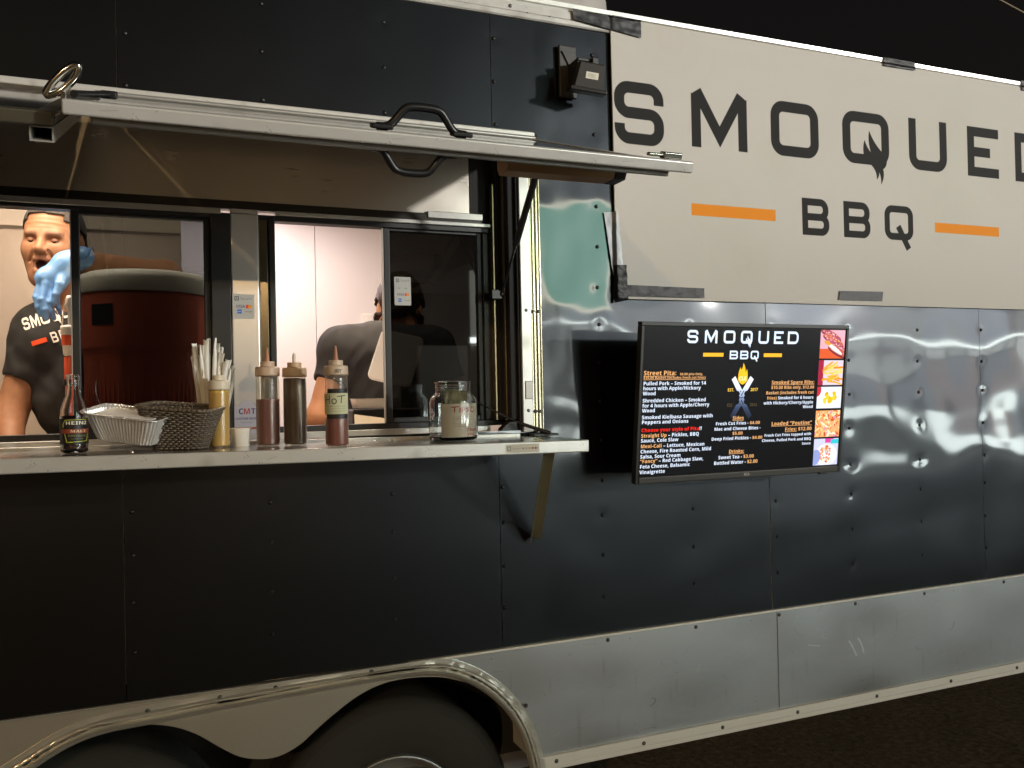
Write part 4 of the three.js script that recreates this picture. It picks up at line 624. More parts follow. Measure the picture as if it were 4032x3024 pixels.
{ // wrapped straws standing in a paper cup
  const cx = 0.118, cz = 0.07, y0 = shelfY(cx);
  const A = thing('paper_cup', 'tall white paper cup hidden behind the basket holding the wrapped straws', 'cup', [cx, y0 + 0.0005, cz]);
  mesh('cup_wall', lathe([[0, 0.001], [0.026, 0.001], [0.033, 0.085], [0.0345, 0.087], [0.0325, 0.086], [0.0255, 0.003], [0, 0.003]], 32), M.paper, A);
  const wrapM = [std(C(0.86, 0.84, 0.78), 0.7), std(C(0.8, 0.78, 0.71), 0.7), phys({ color: C(0.78, 0.75, 0.68), roughness: 0.6, transmission: 0.25, thickness: 0 })];
  const S = [];
  for (let i = 0; i < 27; i++) {
    const u = i / 26, bxx = cx + (u - 0.5) * 0.03 + rr(-0.006, 0.006), bz = cz + rr(-0.016, 0.016), tx = cx + (u - 0.5) * 0.088 + rr(-0.007, 0.007) + 0.004, H = 0.2 + 0.045 * Math.sin(Math.PI * (0.15 + u * 0.75)) + rr(-0.02, 0.012) - (u > 0.75 ? 0.02 : 0);
    const a = V(bxx, y0 + 0.004, bz), b = V(tx, y0 + H, cz + rr(-0.03, 0.03)), L = a.distanceTo(b), r = 0.005, pts = [], ph = rnd() * 9;
    const rings = []; for (let k = 0; k <= 16; k++) { const t = k / 16, flat = k > 13 ? (k - 13) / 3 : 0, ring = []; for (let j = 0; j < 8; j++) { const th = j / 8 * Math.PI * 2; ring.push(V(Math.cos(th + 0) * r * (1 + 0.5 * flat) + flat * 0.002 * noise(k * 1.3, ph), t * L + (k === 16 ? 0.004 * noise(j * 2.1, ph, 3) : 0), Math.sin(th) * r * (1 - 0.75 * flat) + flat * 0.0025 * noise(k * 2.1, ph + 4))); } rings.push(ring); }
    const g = loft(rings); g.rotateY(rnd() * 3); g.applyQuaternion(new THREE.Quaternion().setFromUnitVectors(V(0, 1, 0), b.clone().sub(a).normalize()));
    const m = wrapM[i % 3]; m.side = THREE.DoubleSide;
    tag(mesh('wrapped_straw', g, m, null, a.x, a.y, a.z), 'white paper-wrapped straw in the bunch standing behind the mustard bottle', 'straw', 'wrapped straws bunched behind the mustard bottle');
  }
}
{ const A = thing('paper_cup', 'small white cup standing between the mustard and ketchup bottles', 'cup', [0.1805, shelfY(0.18) + 0.0005, 0.1]);
  mesh('cup_wall', lathe([[0, 0.001], [0.019, 0.001], [0.0235, 0.041], [0.0248, 0.0425], [0.0228, 0.042], [0.0185, 0.003], [0, 0.003]], 32), M.paper, A);
  mesh('cup_base', lathe([[0.0185, 0.0], [0.0192, 0.0], [0.0195, 0.003], [0.0185, 0.003]], 32), M.paper, A); }
{ // tip jar
  const x = 0.697, A = thing('tip_jar', 'wide glass tip jar with a handwritten TIPS note, right end of the shelf', 'jar', [x, shelfY(x) + 0.0005, 0.125]);
  const o = [[0, 0.0005], [0.052, 0.0005], [0.06, 0.005], [0.0625, 0.014], [0.0625, 0.095], [0.06, 0.108], [0.051, 0.118], [0.0465, 0.122], [0.0465, 0.143], [0.049, 0.1445], [0.049, 0.148], [0.047, 0.15]];
  const i = [[0.0435, 0.149], [0.0435, 0.121], [0.049, 0.1165], [0.0575, 0.1065], [0.0598, 0.094], [0.0598, 0.014], [0.057, 0.008], [0, 0.006]];
  mesh('glass_body', lathe([...o, ...i], 64), M.glass, A);
  mesh('screw_threads', [0.128, 0.134, 0.14].map((y) => new THREE.TorusGeometry(0.0468, 0.0012, 6, 48).rotateX(Math.PI / 2).translate(0, y, 0)), M.glass, A);
  const tx = canvas(512, 448, (c, w, h) => {
    c.fillStyle = '#d8d0bc'; c.fillRect(0, 0, w, h); c.strokeStyle = '#a5281c'; c.lineWidth = 12; c.lineCap = 'round'; const l = (...q) => { c.beginPath(); q.forEach(([a, b], k) => (k ? c.lineTo(a, b) : c.moveTo(a, b))); c.stroke(); };
    l([120, 46], [205, 40]); l([160, 44], [155, 110]); l([220, 60], [217, 110]); l([245, 112], [245, 56]); c.beginPath(); c.arc(262, 70, 16, -1.6, 1.6); c.stroke(); l([330, 58], [300, 66], [325, 92], [298, 110]); l([372, 44], [371, 66]); l([406, 44], [405, 66]); c.beginPath(); c.arc(389, 82, 32, 0.1, 3.0); c.stroke();
    c.fillStyle = 'rgba(110,104,90,.55)'; for (let y = 170; y < 320; y += 22) for (let q = 140; q < 400; q += 26) if (rnd() > 0.15) c.fillRect(q, y, rr(12, 22), 8);
    c.fillStyle = '#a5281c'; c.font = 'italic bold 60px serif'; c.fillText('Thank', 290, 372); c.fillText('you!', 300, 430);
  });
  const r = 0.0585; mesh('note', grid(-0.95, 0.98, 0.01, 0.093, 40, 6, (a, y) => [Math.sin(a + 0.1) * r, y, Math.cos(a + 0.1) * r]), std(0xffffff, 0.8, 0, { map: tx, side: THREE.DoubleSide }), A);
  const bm = std(C(0.24, 0.24, 0.14), 0.8, 0, { side: THREE.DoubleSide });
  for (let k = 0; k < 5; k++) { const g = grid(-0.021, 0.021, 0, 0.092, 14, 14, (u, v) => [u, v, 0.012 * noise(u * 40 + k * 7, v * 30, k) + 0.006 * Math.sin(u * 70 + k)]); const m = mesh('banknote', g, bm, null, x + rr(-0.012, 0.012), shelfY(x) + 0.03 + rr(0, 0.01), 0.125 + rr(-0.012, 0.012)); m.rotation.set(rr(-0.12, 0.12), rr(-1, 1), rr(-0.12, 0.12)); tag(m, 'crumpled green banknote stuffed into the tip jar', 'banknote', 'banknotes in the tip jar'); }
}

// ------------------------------------------------------------------ things inside, behind the window
{ // drinks cooler
  const x = -0.025, A = thing('drinks_cooler', 'round red drinks cooler with a white lid behind the dark window glass', 'drinks cooler', [x, 1.362, -0.42]);
  const red = std(C(0.56, 0.115, 0.06), 0.6); const R = 0.168;
  mesh('body', lathe([[0, 0], [R * 0.86, 0], [R * 0.9, 0.01], [R * 0.95, 0.27], [R * 0.985, 0.282], [R, 0.288], [R, 0.425], [R * 0.98, 0.435], [0, 0.436]], 72), red, A);
  stuff(mesh('body_ribs', Array.from({ length: 72 }, (_, i) => new THREE.CylinderGeometry(0.0035, 0.0035, 0.25, 6).rotateX(-0.018).translate(0, 0.14, R * 0.927).rotateY(i * Math.PI / 36)), red, A));
  mesh('lid', lathe([[R * 0.97, 0.434], [R * 1.03, 0.436], [R * 1.035, 0.47], [R * 0.99, 0.486], [R * 0.9, 0.493], [0, 0.495]], 72), std(C(0.85, 0.82, 0.72), 0.5), A);
  mesh('logo_patch', grid(-0.88, -0.48, 0.345, 0.4, 10, 4, (a, y) => [Math.sin(a) * (R + 0.0015), y, Math.cos(a) * (R + 0.0015)]), M.black, A);
  mesh('side_handle', [new THREE.TorusGeometry(0.03, 0.007, 8, 20, Math.PI).rotateZ(-Math.PI / 2).translate(R * 0.98, 0.37, 0.02)], M.whitePlastic, A);
}
{ // red dispenser
  const x = -0.199, A = thing('pump_dispenser', 'red and white dispenser with a wire bail standing beside the window frame', 'dispenser', [x, 1.386, -0.235]);
  const red = std(C(0.75, 0.09, 0.03), 0.4), wh = std(C(0.82, 0.72, 0.62), 0.4);
  mesh('column', [lathe([[0, 0], [0.019, 0], [0.019, 0.02], [0.0145, 0.022], [0.0145, 0.172], [0.0165, 0.176], [0.0165, 0.232], [0.008, 0.236], [0.008, 0.3], [0, 0.301]], 28)], red, A);
  mesh('base_ring', lathe([[0.0148, 0.16], [0.019, 0.162], [0.019, 0.176], [0.0148, 0.178]], 28), M.black, A);
  mesh('white_cup', lathe([[0.015, 0.236], [0.018, 0.24], [0.022, 0.29], [0.024, 0.305], [0.023, 0.312], [0.012, 0.314]], 28), wh, A);
  mesh('red_band', lathe([[0.0206, 0.262], [0.0221, 0.284], [0.0225, 0.288]], 28).translate(0, 0, 0.0), std(C(0.75, 0.09, 0.03), 0.4, 0, { side: THREE.DoubleSide }), A);
  mesh('spout_cap', lathe([[0, 0.39], [0.008, 0.389], [0.012, 0.38], [0.012, 0.36], [0.007, 0.352], [0.006, 0.3]], 24), wh, A);
  mesh('wire_bail', tube([V(-0.02, 0.305, 0), V(-0.018, 0.33, 0), V(-0.012, 0.368, 0), V(-0.008, 0.374, 0), V(0, 0.375, 0), V(0.008, 0.374, 0), V(0.012, 0.368, 0), V(0.018, 0.33, 0), V(0.02, 0.305, 0)], 0.0018, 50, 6), wh, A);
}
{ // pos terminal and tray
  const A = thing('tablet_stand', 'white tilted tablet stand seen from behind in the right window', 'tablet stand', [0.66, 1.386, -0.36]);
  const s = new THREE.Shape(); const w = 0.13, h = 0.172, r = 0.016; s.moveTo(-w / 2 + r, -h / 2); s.lineTo(w / 2 - r, -h / 2); s.absarc(w / 2 - r, -h / 2 + r, r, -Math.PI / 2, 0); s.lineTo(w / 2, h / 2 - r); s.absarc(w / 2 - r, h / 2 - r, r, 0, Math.PI / 2); s.lineTo(-w / 2 + r, h / 2); s.absarc(-w / 2 + r, h / 2 - r, r, Math.PI / 2, Math.PI); s.lineTo(-w / 2, -h / 2 + r); s.absarc(-w / 2 + r, -h / 2 + r, r, Math.PI, 1.5 * Math.PI);
  const P = mesh('tablet_back', new THREE.ExtrudeGeometry(s, { depth: 0.006, bevelEnabled: true, bevelSize: 0.003, bevelThickness: 0.003, bevelSegments: 3 }), std(C(0.8, 0.76, 0.72), 0.35), A, 0.02, 0.232, 0); P.rotation.set(-0.5, -0.25, -0.4);
  mesh('stand_foot', [bx(-0.02, 0.06, 0, 0.012, -0.05, 0.05, 0.005), rod(V(0.02, 0.01, 0), V(0.02, 0.18, -0.01), 0.014)], M.whitePlastic, A);
}
{ const A = thing('foam_tray', 'open white foam food tray on the counter under the tablet stand', 'food tray', [0.605, 1.466, -0.34], 0.05);
  const n = 60; mesh('tray_shell', loft([rrect(0.02, 0.01, 0.008, n, 0.004), rrect(0.062, 0.03, 0.012, n, 0.003), rrect(0.067, 0.036, 0.014, n, 0.03), rrect(0.07, 0.04, 0.015, n, 0.032), rrect(0.064, 0.033, 0.013, n, 0.03), rrect(0.06, 0.028, 0.011, n, 0.006), rrect(0.02, 0.01, 0.008, n, 0.0062)]), std(C(0.82, 0.77, 0.71), 0.6, 0, { side: THREE.DoubleSide }), A); 
  const B = thing('cash_drawer', 'black cash drawer box under the foam tray inside the window', 'cash drawer', [0.66, 1.386, -0.4]);
  mesh('drawer_case', bx(-0.13, 0.2, 0, 0.079, -0.12, 0.1, 0.005), M.black, B); mesh('drawer_front', bx(-0.12, 0.19, 0.01, 0.06, 0.1, 0.106, 0.002), M.blackMetal, B); }
{ const A = thing('order_pad', 'cream spiral order pad propped on the counter inside the right window', 'notepad', [0.563, 1.4, -0.22]); A.rotation.set(-0.75, 0.1, -0.12);
  mesh('pages', bx(-0.045, 0.045, -0.002, 0.06, 0, 0.005, 0.001), std(C(0.82, 0.7, 0.52), 0.8), A);
  mesh('spiral', Array.from({ length: 11 }, (_, i) => new THREE.TorusGeometry(0.0035, 0.0009, 5, 10).translate(0.046, 0.003 + i * 0.0053, 0.0025)), M.chrome, A); }
{ const s = thing('light_switch', 'small white switch on the back wall beside the worker with dark hair', 'switch', [1.0185, 1.88, -2.198]);
  mesh('plate', bx(-0.03, 0.03, -0.055, 0.055, 0, 0.01, 0.008), std(C(0.82, 0.78, 0.7), 0.4), s); mesh('rocker', bx(-0.012, 0.012, -0.025, 0.025, 0.01, 0.016, 0.003), M.whitePlastic, s); }
tag(mesh('marker_pen', rod(V(0, 0, 0), V(0.05, 0.002, 0), 0.006), std(C(0.6, 0.62, 0.66), 0.4), null, 0.772, 1.437, -0.092), 'pale marker pen lying on the window ledge right of the tip jar', 'marker');
// ------------------------------------------------------------------ people: fields of tapered capsules meshed as one surface
const smin = (a, b, k) => { const h = Math.max(k - Math.abs(a - b), 0) / k; return Math.min(a, b) - h * h * k * 0.25; };
const smax = (a, b, k) => -smin(-a, -b, k);
function cap(a, b, ra, rb, sx = 1, sz = 1) {             // sx, sz flatten the section
  const dx = b[0] - a[0], dy = b[1] - a[1], dz = b[2] - a[2], L = dx * dx + dy * dy + dz * dz || 1e-9;
  return (x, y, z) => { let t = ((x - a[0]) * dx + (y - a[1]) * dy + (z - a[2]) * dz) / L; t = t < 0 ? 0 : t > 1 ? 1 : t; const u = (x - a[0] - dx * t) / sx, v = y - a[1] - dy * t, w = (z - a[2] - dz * t) / sz; return (Math.sqrt(u * u + v * v + w * w) - (ra + (rb - ra) * t)) * Math.min(1, sx, sz); };
}
const ell = (c, r) => (x, y, z) => { const u = (x - c[0]) / r[0], v = (y - c[1]) / r[1], w = (z - c[2]) / r[2], k = Math.sqrt(u * u + v * v + w * w); return (k - 1) * Math.min(r[0], r[1], r[2]); };
const join = (k, ...fs) => (x, y, z) => { let d = fs[0](x, y, z); for (let i = 1; i < fs.length; i++) d = smin(d, fs[i](x, y, z), k); return d; };
function nets(f, lo, hi, cell, color) {                   // surface nets
  const n = [0, 1, 2].map((i) => Math.ceil((hi[i] - lo[i]) / cell) + 1), [nx, ny, nz] = n, F = new Float32Array(nx * ny * nz), at = (i, j, k) => (k * ny + j) * nx + i;
  for (let k = 0; k < nz; k++) for (let j = 0; j < ny; j++) for (let i = 0; i < nx; i++) F[at(i, j, k)] = f(lo[0] + i * cell, lo[1] + j * cell, lo[2] + k * cell);
  const id = new Int32Array(nx * ny * nz).fill(-1), pos = [], ind = [];
  for (let k = 0; k < nz - 1; k++) for (let j = 0; j < ny - 1; j++) for (let i = 0; i < nx - 1; i++) {
    let m = 0, sx = 0, sy = 0, sz = 0, c = 0; const v = [];
    for (let q = 0; q < 8; q++) { const w = F[at(i + (q & 1), j + ((q >> 1) & 1), k + (q >> 2))]; v.push(w); if (w < 0) m++; }
    if (m === 0 || m === 8) continue;
    for (let a = 0; a < 8; a++) for (let b = 0; b < 3; b++) { const o = a | (1 << b); if (o === a || (v[a] < 0) === (v[o] < 0)) continue; const t = v[a] / (v[a] - v[o]); sx += (a & 1) + (b === 0 ? t : 0); sy += ((a >> 1) & 1) + (b === 1 ? t : 0); sz += (a >> 2) + (b === 2 ? t : 0); c++; }
    id[at(i, j, k)] = pos.length / 3; pos.push(lo[0] + (i + sx / c) * cell, lo[1] + (j + sy / c) * cell, lo[2] + (k + sz / c) * cell);
  }
  for (let k = 1; k < nz - 1; k++) for (let j = 1; j < ny - 1; j++) for (let i = 1; i < nx - 1; i++) {
    const s = F[at(i, j, k)] < 0;
    const quad = (a, b, c, d, flip) => { if (a < 0 || b < 0 || c < 0 || d < 0) return; if (flip) ind.push(a, c, b, a, d, c); else ind.push(a, b, c, a, c, d); };
    if (s !== F[at(i + 1, j, k)] < 0) quad(id[at(i, j - 1, k - 1)], id[at(i, j, k - 1)], id[at(i, j, k)], id[at(i, j - 1, k)], !s);
    if (s !== F[at(i, j + 1, k)] < 0) quad(id[at(i - 1, j, k - 1)], id[at(i - 1, j, k)], id[at(i, j, k)], id[at(i, j, k - 1)], !s);
    if (s !== F[at(i, j, k + 1)] < 0) quad(id[at(i - 1, j - 1, k)], id[at(i, j - 1, k)], id[at(i, j, k)], id[at(i - 1, j, k)], !s);
  }
  const g = new THREE.BufferGeometry(), nor = new Float32Array(pos.length), e = cell * 0.5;
  for (let i = 0; i < pos.length; i += 3) { const [x, y, z] = [pos[i], pos[i + 1], pos[i + 2]]; const a = f(x + e, y, z) - f(x - e, y, z), b = f(x, y + e, z) - f(x, y - e, z), c = f(x, y, z + e) - f(x, y, z - e), l = Math.hypot(a, b, c) || 1; nor[i] = a / l; nor[i + 1] = b / l; nor[i + 2] = c / l; }
  g.setAttribute('position', new THREE.Float32BufferAttribute(pos, 3)); g.setAttribute('normal', new THREE.BufferAttribute(nor, 3)); g.setIndex(ind);
  if (color) { const cc = new Float32Array(pos.length); for (let i = 0; i < pos.length; i += 3) cc.set(color(pos[i], pos[i + 1], pos[i + 2]), i); g.setAttribute('color', new THREE.BufferAttribute(cc, 3)); }
  return g;
}
function joined(geos) {                                    // several fields' meshes as one body
  const out = geos.map((g) => { const h = g.toNonIndexed(); h.deleteAttribute('uv'); return h; }); return mergeGeometries(out);
}
// a head in its own axes: y up, z the way it faces, origin between the ears, 0.235 m from chin to crown
const headField = (open) => {
  const skull = ell([0, 0.042, -0.012], [0.078, 0.096, 0.098]), face = ell([0, -0.02, 0.02], [0.069, 0.086, 0.07]), jaw = join(0.03, cap([0, -0.08 - open, 0.048], [0, -0.05, 0.02], 0.033, 0.05, 1.15, 1), cap([0.042, -0.05, 0.0], [0.014, -0.078 - open, 0.046], 0.026, 0.028), cap([-0.042, -0.05, 0.0], [-0.014, -0.078 - open, 0.046], 0.026, 0.028));
  const brow = cap([-0.038, 0.019, 0.075], [0.038, 0.019, 0.075], 0.0125, 0.0125), nose = join(0.012, cap([0, 0.008, 0.086], [0, -0.025, 0.105], 0.007, 0.0115), cap([-0.0125, -0.03, 0.093], [0.0125, -0.03, 0.093], 0.0088, 0.0088));
  const cheek = join(0.01, ell([0.036, -0.024, 0.058], [0.028, 0.028, 0.022]), ell([-0.036, -0.024, 0.058], [0.028, 0.028, 0.022]));
  const lips = join(0.006, cap([-0.017, -0.053, 0.084], [0.017, -0.053, 0.084], 0.0058, 0.0058), cap([-0.015, -0.068 - open, 0.08], [0.015, -0.068 - open, 0.08], 0.0075, 0.0075));
  const ears = join(0.002, ell([0.079, -0.004, -0.008], [0.009, 0.031, 0.018]), ell([-0.079, -0.004, -0.008], [0.009, 0.031, 0.018]));
  const sock = join(0.004, ell([0.0325, 0.003, 0.091], [0.02, 0.0095, 0.014]), ell([-0.0325, 0.003, 0.091], [0.02, 0.0095, 0.014]));
  const foldA = cap([0.02, -0.03, 0.092], [0.034, -0.06, 0.072], 0.0035, 0.003), foldB = cap([-0.02, -0.03, 0.092], [-0.034, -0.06, 0.072], 0.0035, 0.003);
  const mouth = ell([0, -0.061 - open * 0.5, 0.09], [0.0155, 0.003 + open * 0.6, 0.03]);
  return (x, y, z) => { let d = smin(skull(x, y, z), face(x, y, z), 0.03); d = smin(d, jaw(x, y, z), 0.025); d = smin(d, brow(x, y, z), 0.014); d = smin(d, cheek(x, y, z), 0.02); d = smax(d, -sock(x, y, z), 0.012); d = smin(d, nose(x, y, z), 0.012); d = smin(d, lips(x, y, z), 0.008); d = smin(d, ears(x, y, z), 0.008); if (z > 0.03) { d = smax(d, 0.0025 - Math.min(foldA(x, y, z), foldB(x, y, z)) - 0.0028, 0.008); if (y > 0.035) d += 0.0005 * Math.sin(y * 420 + 6 * x * x * 60) * Math.max(0, 1 - Math.abs(y - 0.055) / 0.03); } return smax(d, -mouth(x, y, z), 0.004); };
};
const within = (m, f) => { const e = m.clone().invert().elements; return (x, y, z) => f(e[0] * x + e[4] * y + e[8] * z + e[12], e[1] * x + e[5] * y + e[9] * z + e[13], e[2] * x + e[6] * y + e[10] * z + e[14]); };
const pose = (p, rx, ry, rz) => new THREE.Matrix4().compose(V(...p), new THREE.Quaternion().setFromEuler(new THREE.Euler(rx, ry, rz, 'YXZ')), V(1, 1, 1));
const skinMat = (o = {}) => phys({ color: 0xffffff, vertexColors: true, roughness: 0.56, ...o });
const clothMat = std(C(0.022, 0.02, 0.018), 0.85, 0, { bumpMap: rep(fine, 9, 9), bumpScale: 0.0006 });

{ // ---- the man on the left, gloved hand hanging over the cooler
  const O = [-0.16, 0.47, -0.8], A = thing('person', 'person in a black printed T-shirt with open mouth and one blue glove raised', 'person', O);
  const rel = (p) => [p[0] - O[0], p[1] - O[1], p[2] - O[2]];
  const P = (x, y, z) => rel([x, y, z]);
  const hm = pose(P(-0.283, 1.982, -0.72), 0.02, -0.26, -0.05), hf = headField(0.02), headW = within(hm, hf), hinv = hm.clone().invert();
  const shR = P(-0.325, 1.735, -0.8), elR = P(-0.412, 1.47, -0.77), wrR = P(-0.38, 1.25, -0.6), shL = P(-0.01, 1.80, -0.8), elL = P(0.03, 1.885, -0.64), wrL = P(-0.205, 1.905, -0.5);
  const torso = join(0.08, cap(P(-0.12, 1.3, -0.84), P(-0.17, 1.62, -0.81), 0.15, 0.165, 1.05, 0.68), cap(P(-0.29, 1.735, -0.8), P(-0.05, 1.775, -0.8), 0.068, 0.068), cap(P(-0.17, 1.55, -0.76), P(-0.18, 1.66, -0.76), 0.09, 0.1, 1.3, 0.7));
  const neck = cap(P(-0.21, 1.76, -0.79), P(-0.275, 1.92, -0.745), 0.062, 0.055);
  const arms = join(0.03, cap(shR, elR, 0.058, 0.043), cap(elR, wrR, 0.043, 0.029), cap(shL, elL, 0.058, 0.048), cap(elL, wrL, 0.047, 0.031));
  const skin = join(0.035, torso, neck, arms);
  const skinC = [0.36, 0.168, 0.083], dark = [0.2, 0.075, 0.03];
  const tone = (x, y, z) => { // stubble, lips, brows: the head's own colours
    const v = V(x, y, z).applyMatrix4(hinv); let c = skinC.slice(); const mix = (b, t) => { t = Math.max(0, Math.min(1, t)); c = c.map((q, i) => q + (b[i] - q) * t); };
    if (v.length() < 0.2) {
      if (v.z > 0.02 && v.y < -0.03) mix([0.22, 0.095, 0.045], 0.45 * Math.min(1, (-0.03 - v.y) / 0.02) * (0.7 + 0.5 * noise(x * 300, y * 300, z * 300)));
      const lip = Math.min(Math.hypot(v.x * 0.35, v.y + 0.052), Math.hypot(v.x * 0.35, v.y + 0.088)); if (v.z > 0.078 && Math.abs(v.x) < 0.028) mix([0.36, 0.13, 0.09], 0.8 - lip / 0.011);
      if (v.z > 0.06 && Math.abs(v.x) < 0.021 && Math.abs(v.y + 0.07) < 0.0135 && v.z < 0.082) mix([0.05, 0.012, 0.01], 1);
      const br = Math.abs(v.y - 0.022 - 0.1 * (0.03 - Math.abs(Math.abs(v.x) - 0.034)) * 0.3); if (v.z > 0.05 && Math.abs(v.x) > 0.012 && Math.abs(v.x) < 0.056) mix([0.1, 0.05, 0.028], 0.75 * (1.1 - br / 0.008));
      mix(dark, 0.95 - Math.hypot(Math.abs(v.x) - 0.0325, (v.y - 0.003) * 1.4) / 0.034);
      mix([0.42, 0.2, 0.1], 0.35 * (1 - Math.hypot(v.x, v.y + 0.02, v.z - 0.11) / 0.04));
    }
    const m = 1 + 0.16 * noise(x * 60, y * 60, z * 60) + 0.1 * noise(x * 160, y * 160, z * 160); return c.map((q) => q * m);
  };

  // the head on a finer grid, joined to the same body mesh below the chin
  const bodyLow = nets((x, y, z) => Math.max(skin(x, y, z), -headW(x, y, z) - 0.01), P(-0.5, 1.2, -1.0), P(0.13, 2.0, -0.44), 0.01, tone);
  const headHi = nets(join(0.03, headW, neck), P(-0.4, 1.84, -0.86), P(-0.16, 2.12, -0.57), 0.0036, tone);
  mesh('body', joined([bodyLow, headHi]), skinMat(), A);
  // short cropped hair
  const hairL = (x, y, z) => { const d = hf(x, y, z); const line = 0.082 - 0.42 * Math.max(0, 0.05 - z) * (z < 0.05 ? 1 : 0) - (Math.abs(x) > 0.05 ? 0.02 : 0) + (z < -0.02 ? -0.05 : 0); return Math.max(d - 0.006 - 0.0015 * noise(x * 120, y * 120, z * 120), line - y + 0.2 * Math.max(0, 0.02 - Math.abs(x)) * 0.2); };
  mesh('hair', nets(within(hm, hairL), P(-0.4, 1.86, -0.88), P(-0.16, 2.13, -0.57), 0.0045), std(C(0.065, 0.052, 0.044), 0.8, 0, { bumpMap: rep(fine, 20, 20), bumpScale: 0.002 }), A);
  for (const s of [-1, 1]) { const e = new THREE.Group(); e.name = 'eye'; e.applyMatrix4(hm.clone().multiply(new THREE.Matrix4().makeTranslation(0.0325 * s, 0.002, 0.071))); A.add(e);
    mesh('eyeball', new THREE.SphereGeometry(0.0112, 18, 12), std(C(0.26, 0.19, 0.14), 0.25), e); mesh('iris', new THREE.SphereGeometry(0.0074, 14, 8).scale(1, 1, 0.4).translate(0, 0, 0.0092), std(C(0.03, 0.015, 0.01), 0.15), e);
    mesh('eyelid', new THREE.SphereGeometry(0.0127, 18, 8, 0, Math.PI * 2, 0, Math.PI * 0.42).rotateX(0.42), std(C(0.25, 0.11, 0.052), 0.6), e); }
  // T-shirt
  const slR = shR.map((v, i) => v + (elR[i] - v) * 0.62), slL = shL.map((v, i) => v + (elL[i] - v) * 0.8);
  const dR = V(...elR).sub(V(...shR)).normalize(), nk = P(-0.225, 1.815, -0.755);
  const sleeveR0 = cap(P(-0.31, 1.735, -0.8), slR, 0.07, 0.064), sleeveR = (x, y, z) => Math.max(sleeveR0(x, y, z), (x - slR[0]) * dR.x + (y - slR[1]) * dR.y + (z - slR[2]) * dR.z);
  const sleeveL = cap(shL, slL, 0.072, 0.066);
  const tors2 = join(0.09, torso, cap(P(-0.3, 1.72, -0.8), P(-0.02, 1.77, -0.8), 0.074, 0.074));
  const folds = (x, y, z) => 0.0045 * Math.sin(26 * (x * 0.8 - y * 0.9) + 5 * noise(x * 6, y * 6, z * 6)) * Math.max(0, 0.4 - Math.abs(y - 1.02)) / 0.4 + 0.008 * noise(x * 9, y * 7, z * 9) + 0.005 * noise(x * 24 + y * 12, y * 16 - x * 10, z * 22);
  const shirt = (x, y, z) => { let d = smin(tors2(x, y, z) - 0.011, sleeveR(x, y, z), 0.03); d = smin(d, sleeveL(x, y, z), 0.035); d += folds(x, y, z); const c = Math.hypot(x - nk[0], (y - nk[1]) * 0.8, z - nk[2]) - 0.074; return Math.max(d, -c, P(0, 1.2, 0)[1] - y); };
  const sh = mesh('shirt', nets(shirt, P(-0.5, 1.18, -1.05), P(0.18, 1.93, -0.55), 0.009), clothMat, A);
  // print on the chest, laid on the cloth
  const pr = canvas(512, 256, (c, w, h) => { c.strokeStyle = c.fillStyle = '#f1e6d8'; const xs = [0, 62, 134, 210, 284, 356, 424]; WORD.forEach(([ch], i) => glyph(c, ch, 16 + xs[i], 40, [52, 62, 60, 60, 58, 50, 54][i], 62, 12)); for (const [ch, x] of [['B', 176], ['B', 236], ['Q', 296]]) glyph(c, ch, x, 146, 44, 50, 9.5); c.fillStyle = '#e8501c'; c.fillRect(34, 160, 110, 22); c.fillRect(372, 160, 110, 22); });
  const g = grid(0, 1, 0, 1, 60, 30, (u, v) => { const a = 0.32, X = (u - 0.5) * 0.2, Y = (v - 0.5) * 0.165; const x = P(-0.265, 0, 0)[0] + X * Math.cos(a) - Y * Math.sin(a), y = P(0, 1.733, 0)[1] + X * Math.sin(a) + Y * Math.cos(a); let z = 0.3; for (let k = 0; k < 80; k++) { const d = shirt(x, y, z); if (d < 0.0006) break; z -= d * 0.7; if (z < -0.2) break; } return [x, y, z + 0.0022]; });
  mesh('shirt_print', g, decal(pr, { roughness: 0.7 }), sh);
  mesh('trousers', nets(join(0.05, cap(P(-0.2, 0.55, -0.84), P(-0.19, 1.28, -0.84), 0.075, 0.1), cap(P(-0.03, 0.55, -0.84), P(-0.05, 1.28, -0.84), 0.075, 0.1), cap(P(-0.12, 1.24, -0.84), P(-0.12, 1.3, -0.84), 0.15, 0.15, 1.1, 0.75)), P(-0.42, 0.5, -1.06), P(0.18, 1.42, -0.62), 0.018), std(C(0.02, 0.022, 0.03), 0.8), A);
  for (const x of [-0.2, -0.03]) mesh('shoe', nets(cap(P(x, 0.512, -0.88), P(x, 0.505, -0.72), 0.045, 0.038), P(x - 0.08, 0.44, -0.96), P(x + 0.08, 0.58, -0.64), 0.012), M.black, A);
  // the glove: a hanging hand with four fingers and a thumb
  const w0 = [-0.205, 1.907, -0.5], q = (x, y, z) => P(x, y, z), kn = [];
  const palm = join(0.02, cap(q(-0.291, 1.848, -0.48), q(-0.252, 1.834, -0.486), 0.0125, 0.0125), cap(q(-0.282, 1.862, -0.484), q(-0.25, 1.85, -0.49), 0.017, 0.017), cap(q(-0.19, 1.912, -0.5), q(-0.232, 1.893, -0.495), 0.034, 0.031), cap(q(-0.232, 1.893, -0.495), q(-0.277, 1.845, -0.49), 0.03, 0.0235, 1, 1.15), cap(q(-0.238, 1.87, -0.5), q(-0.26, 1.822, -0.492), 0.026, 0.02, 1, 1.1));
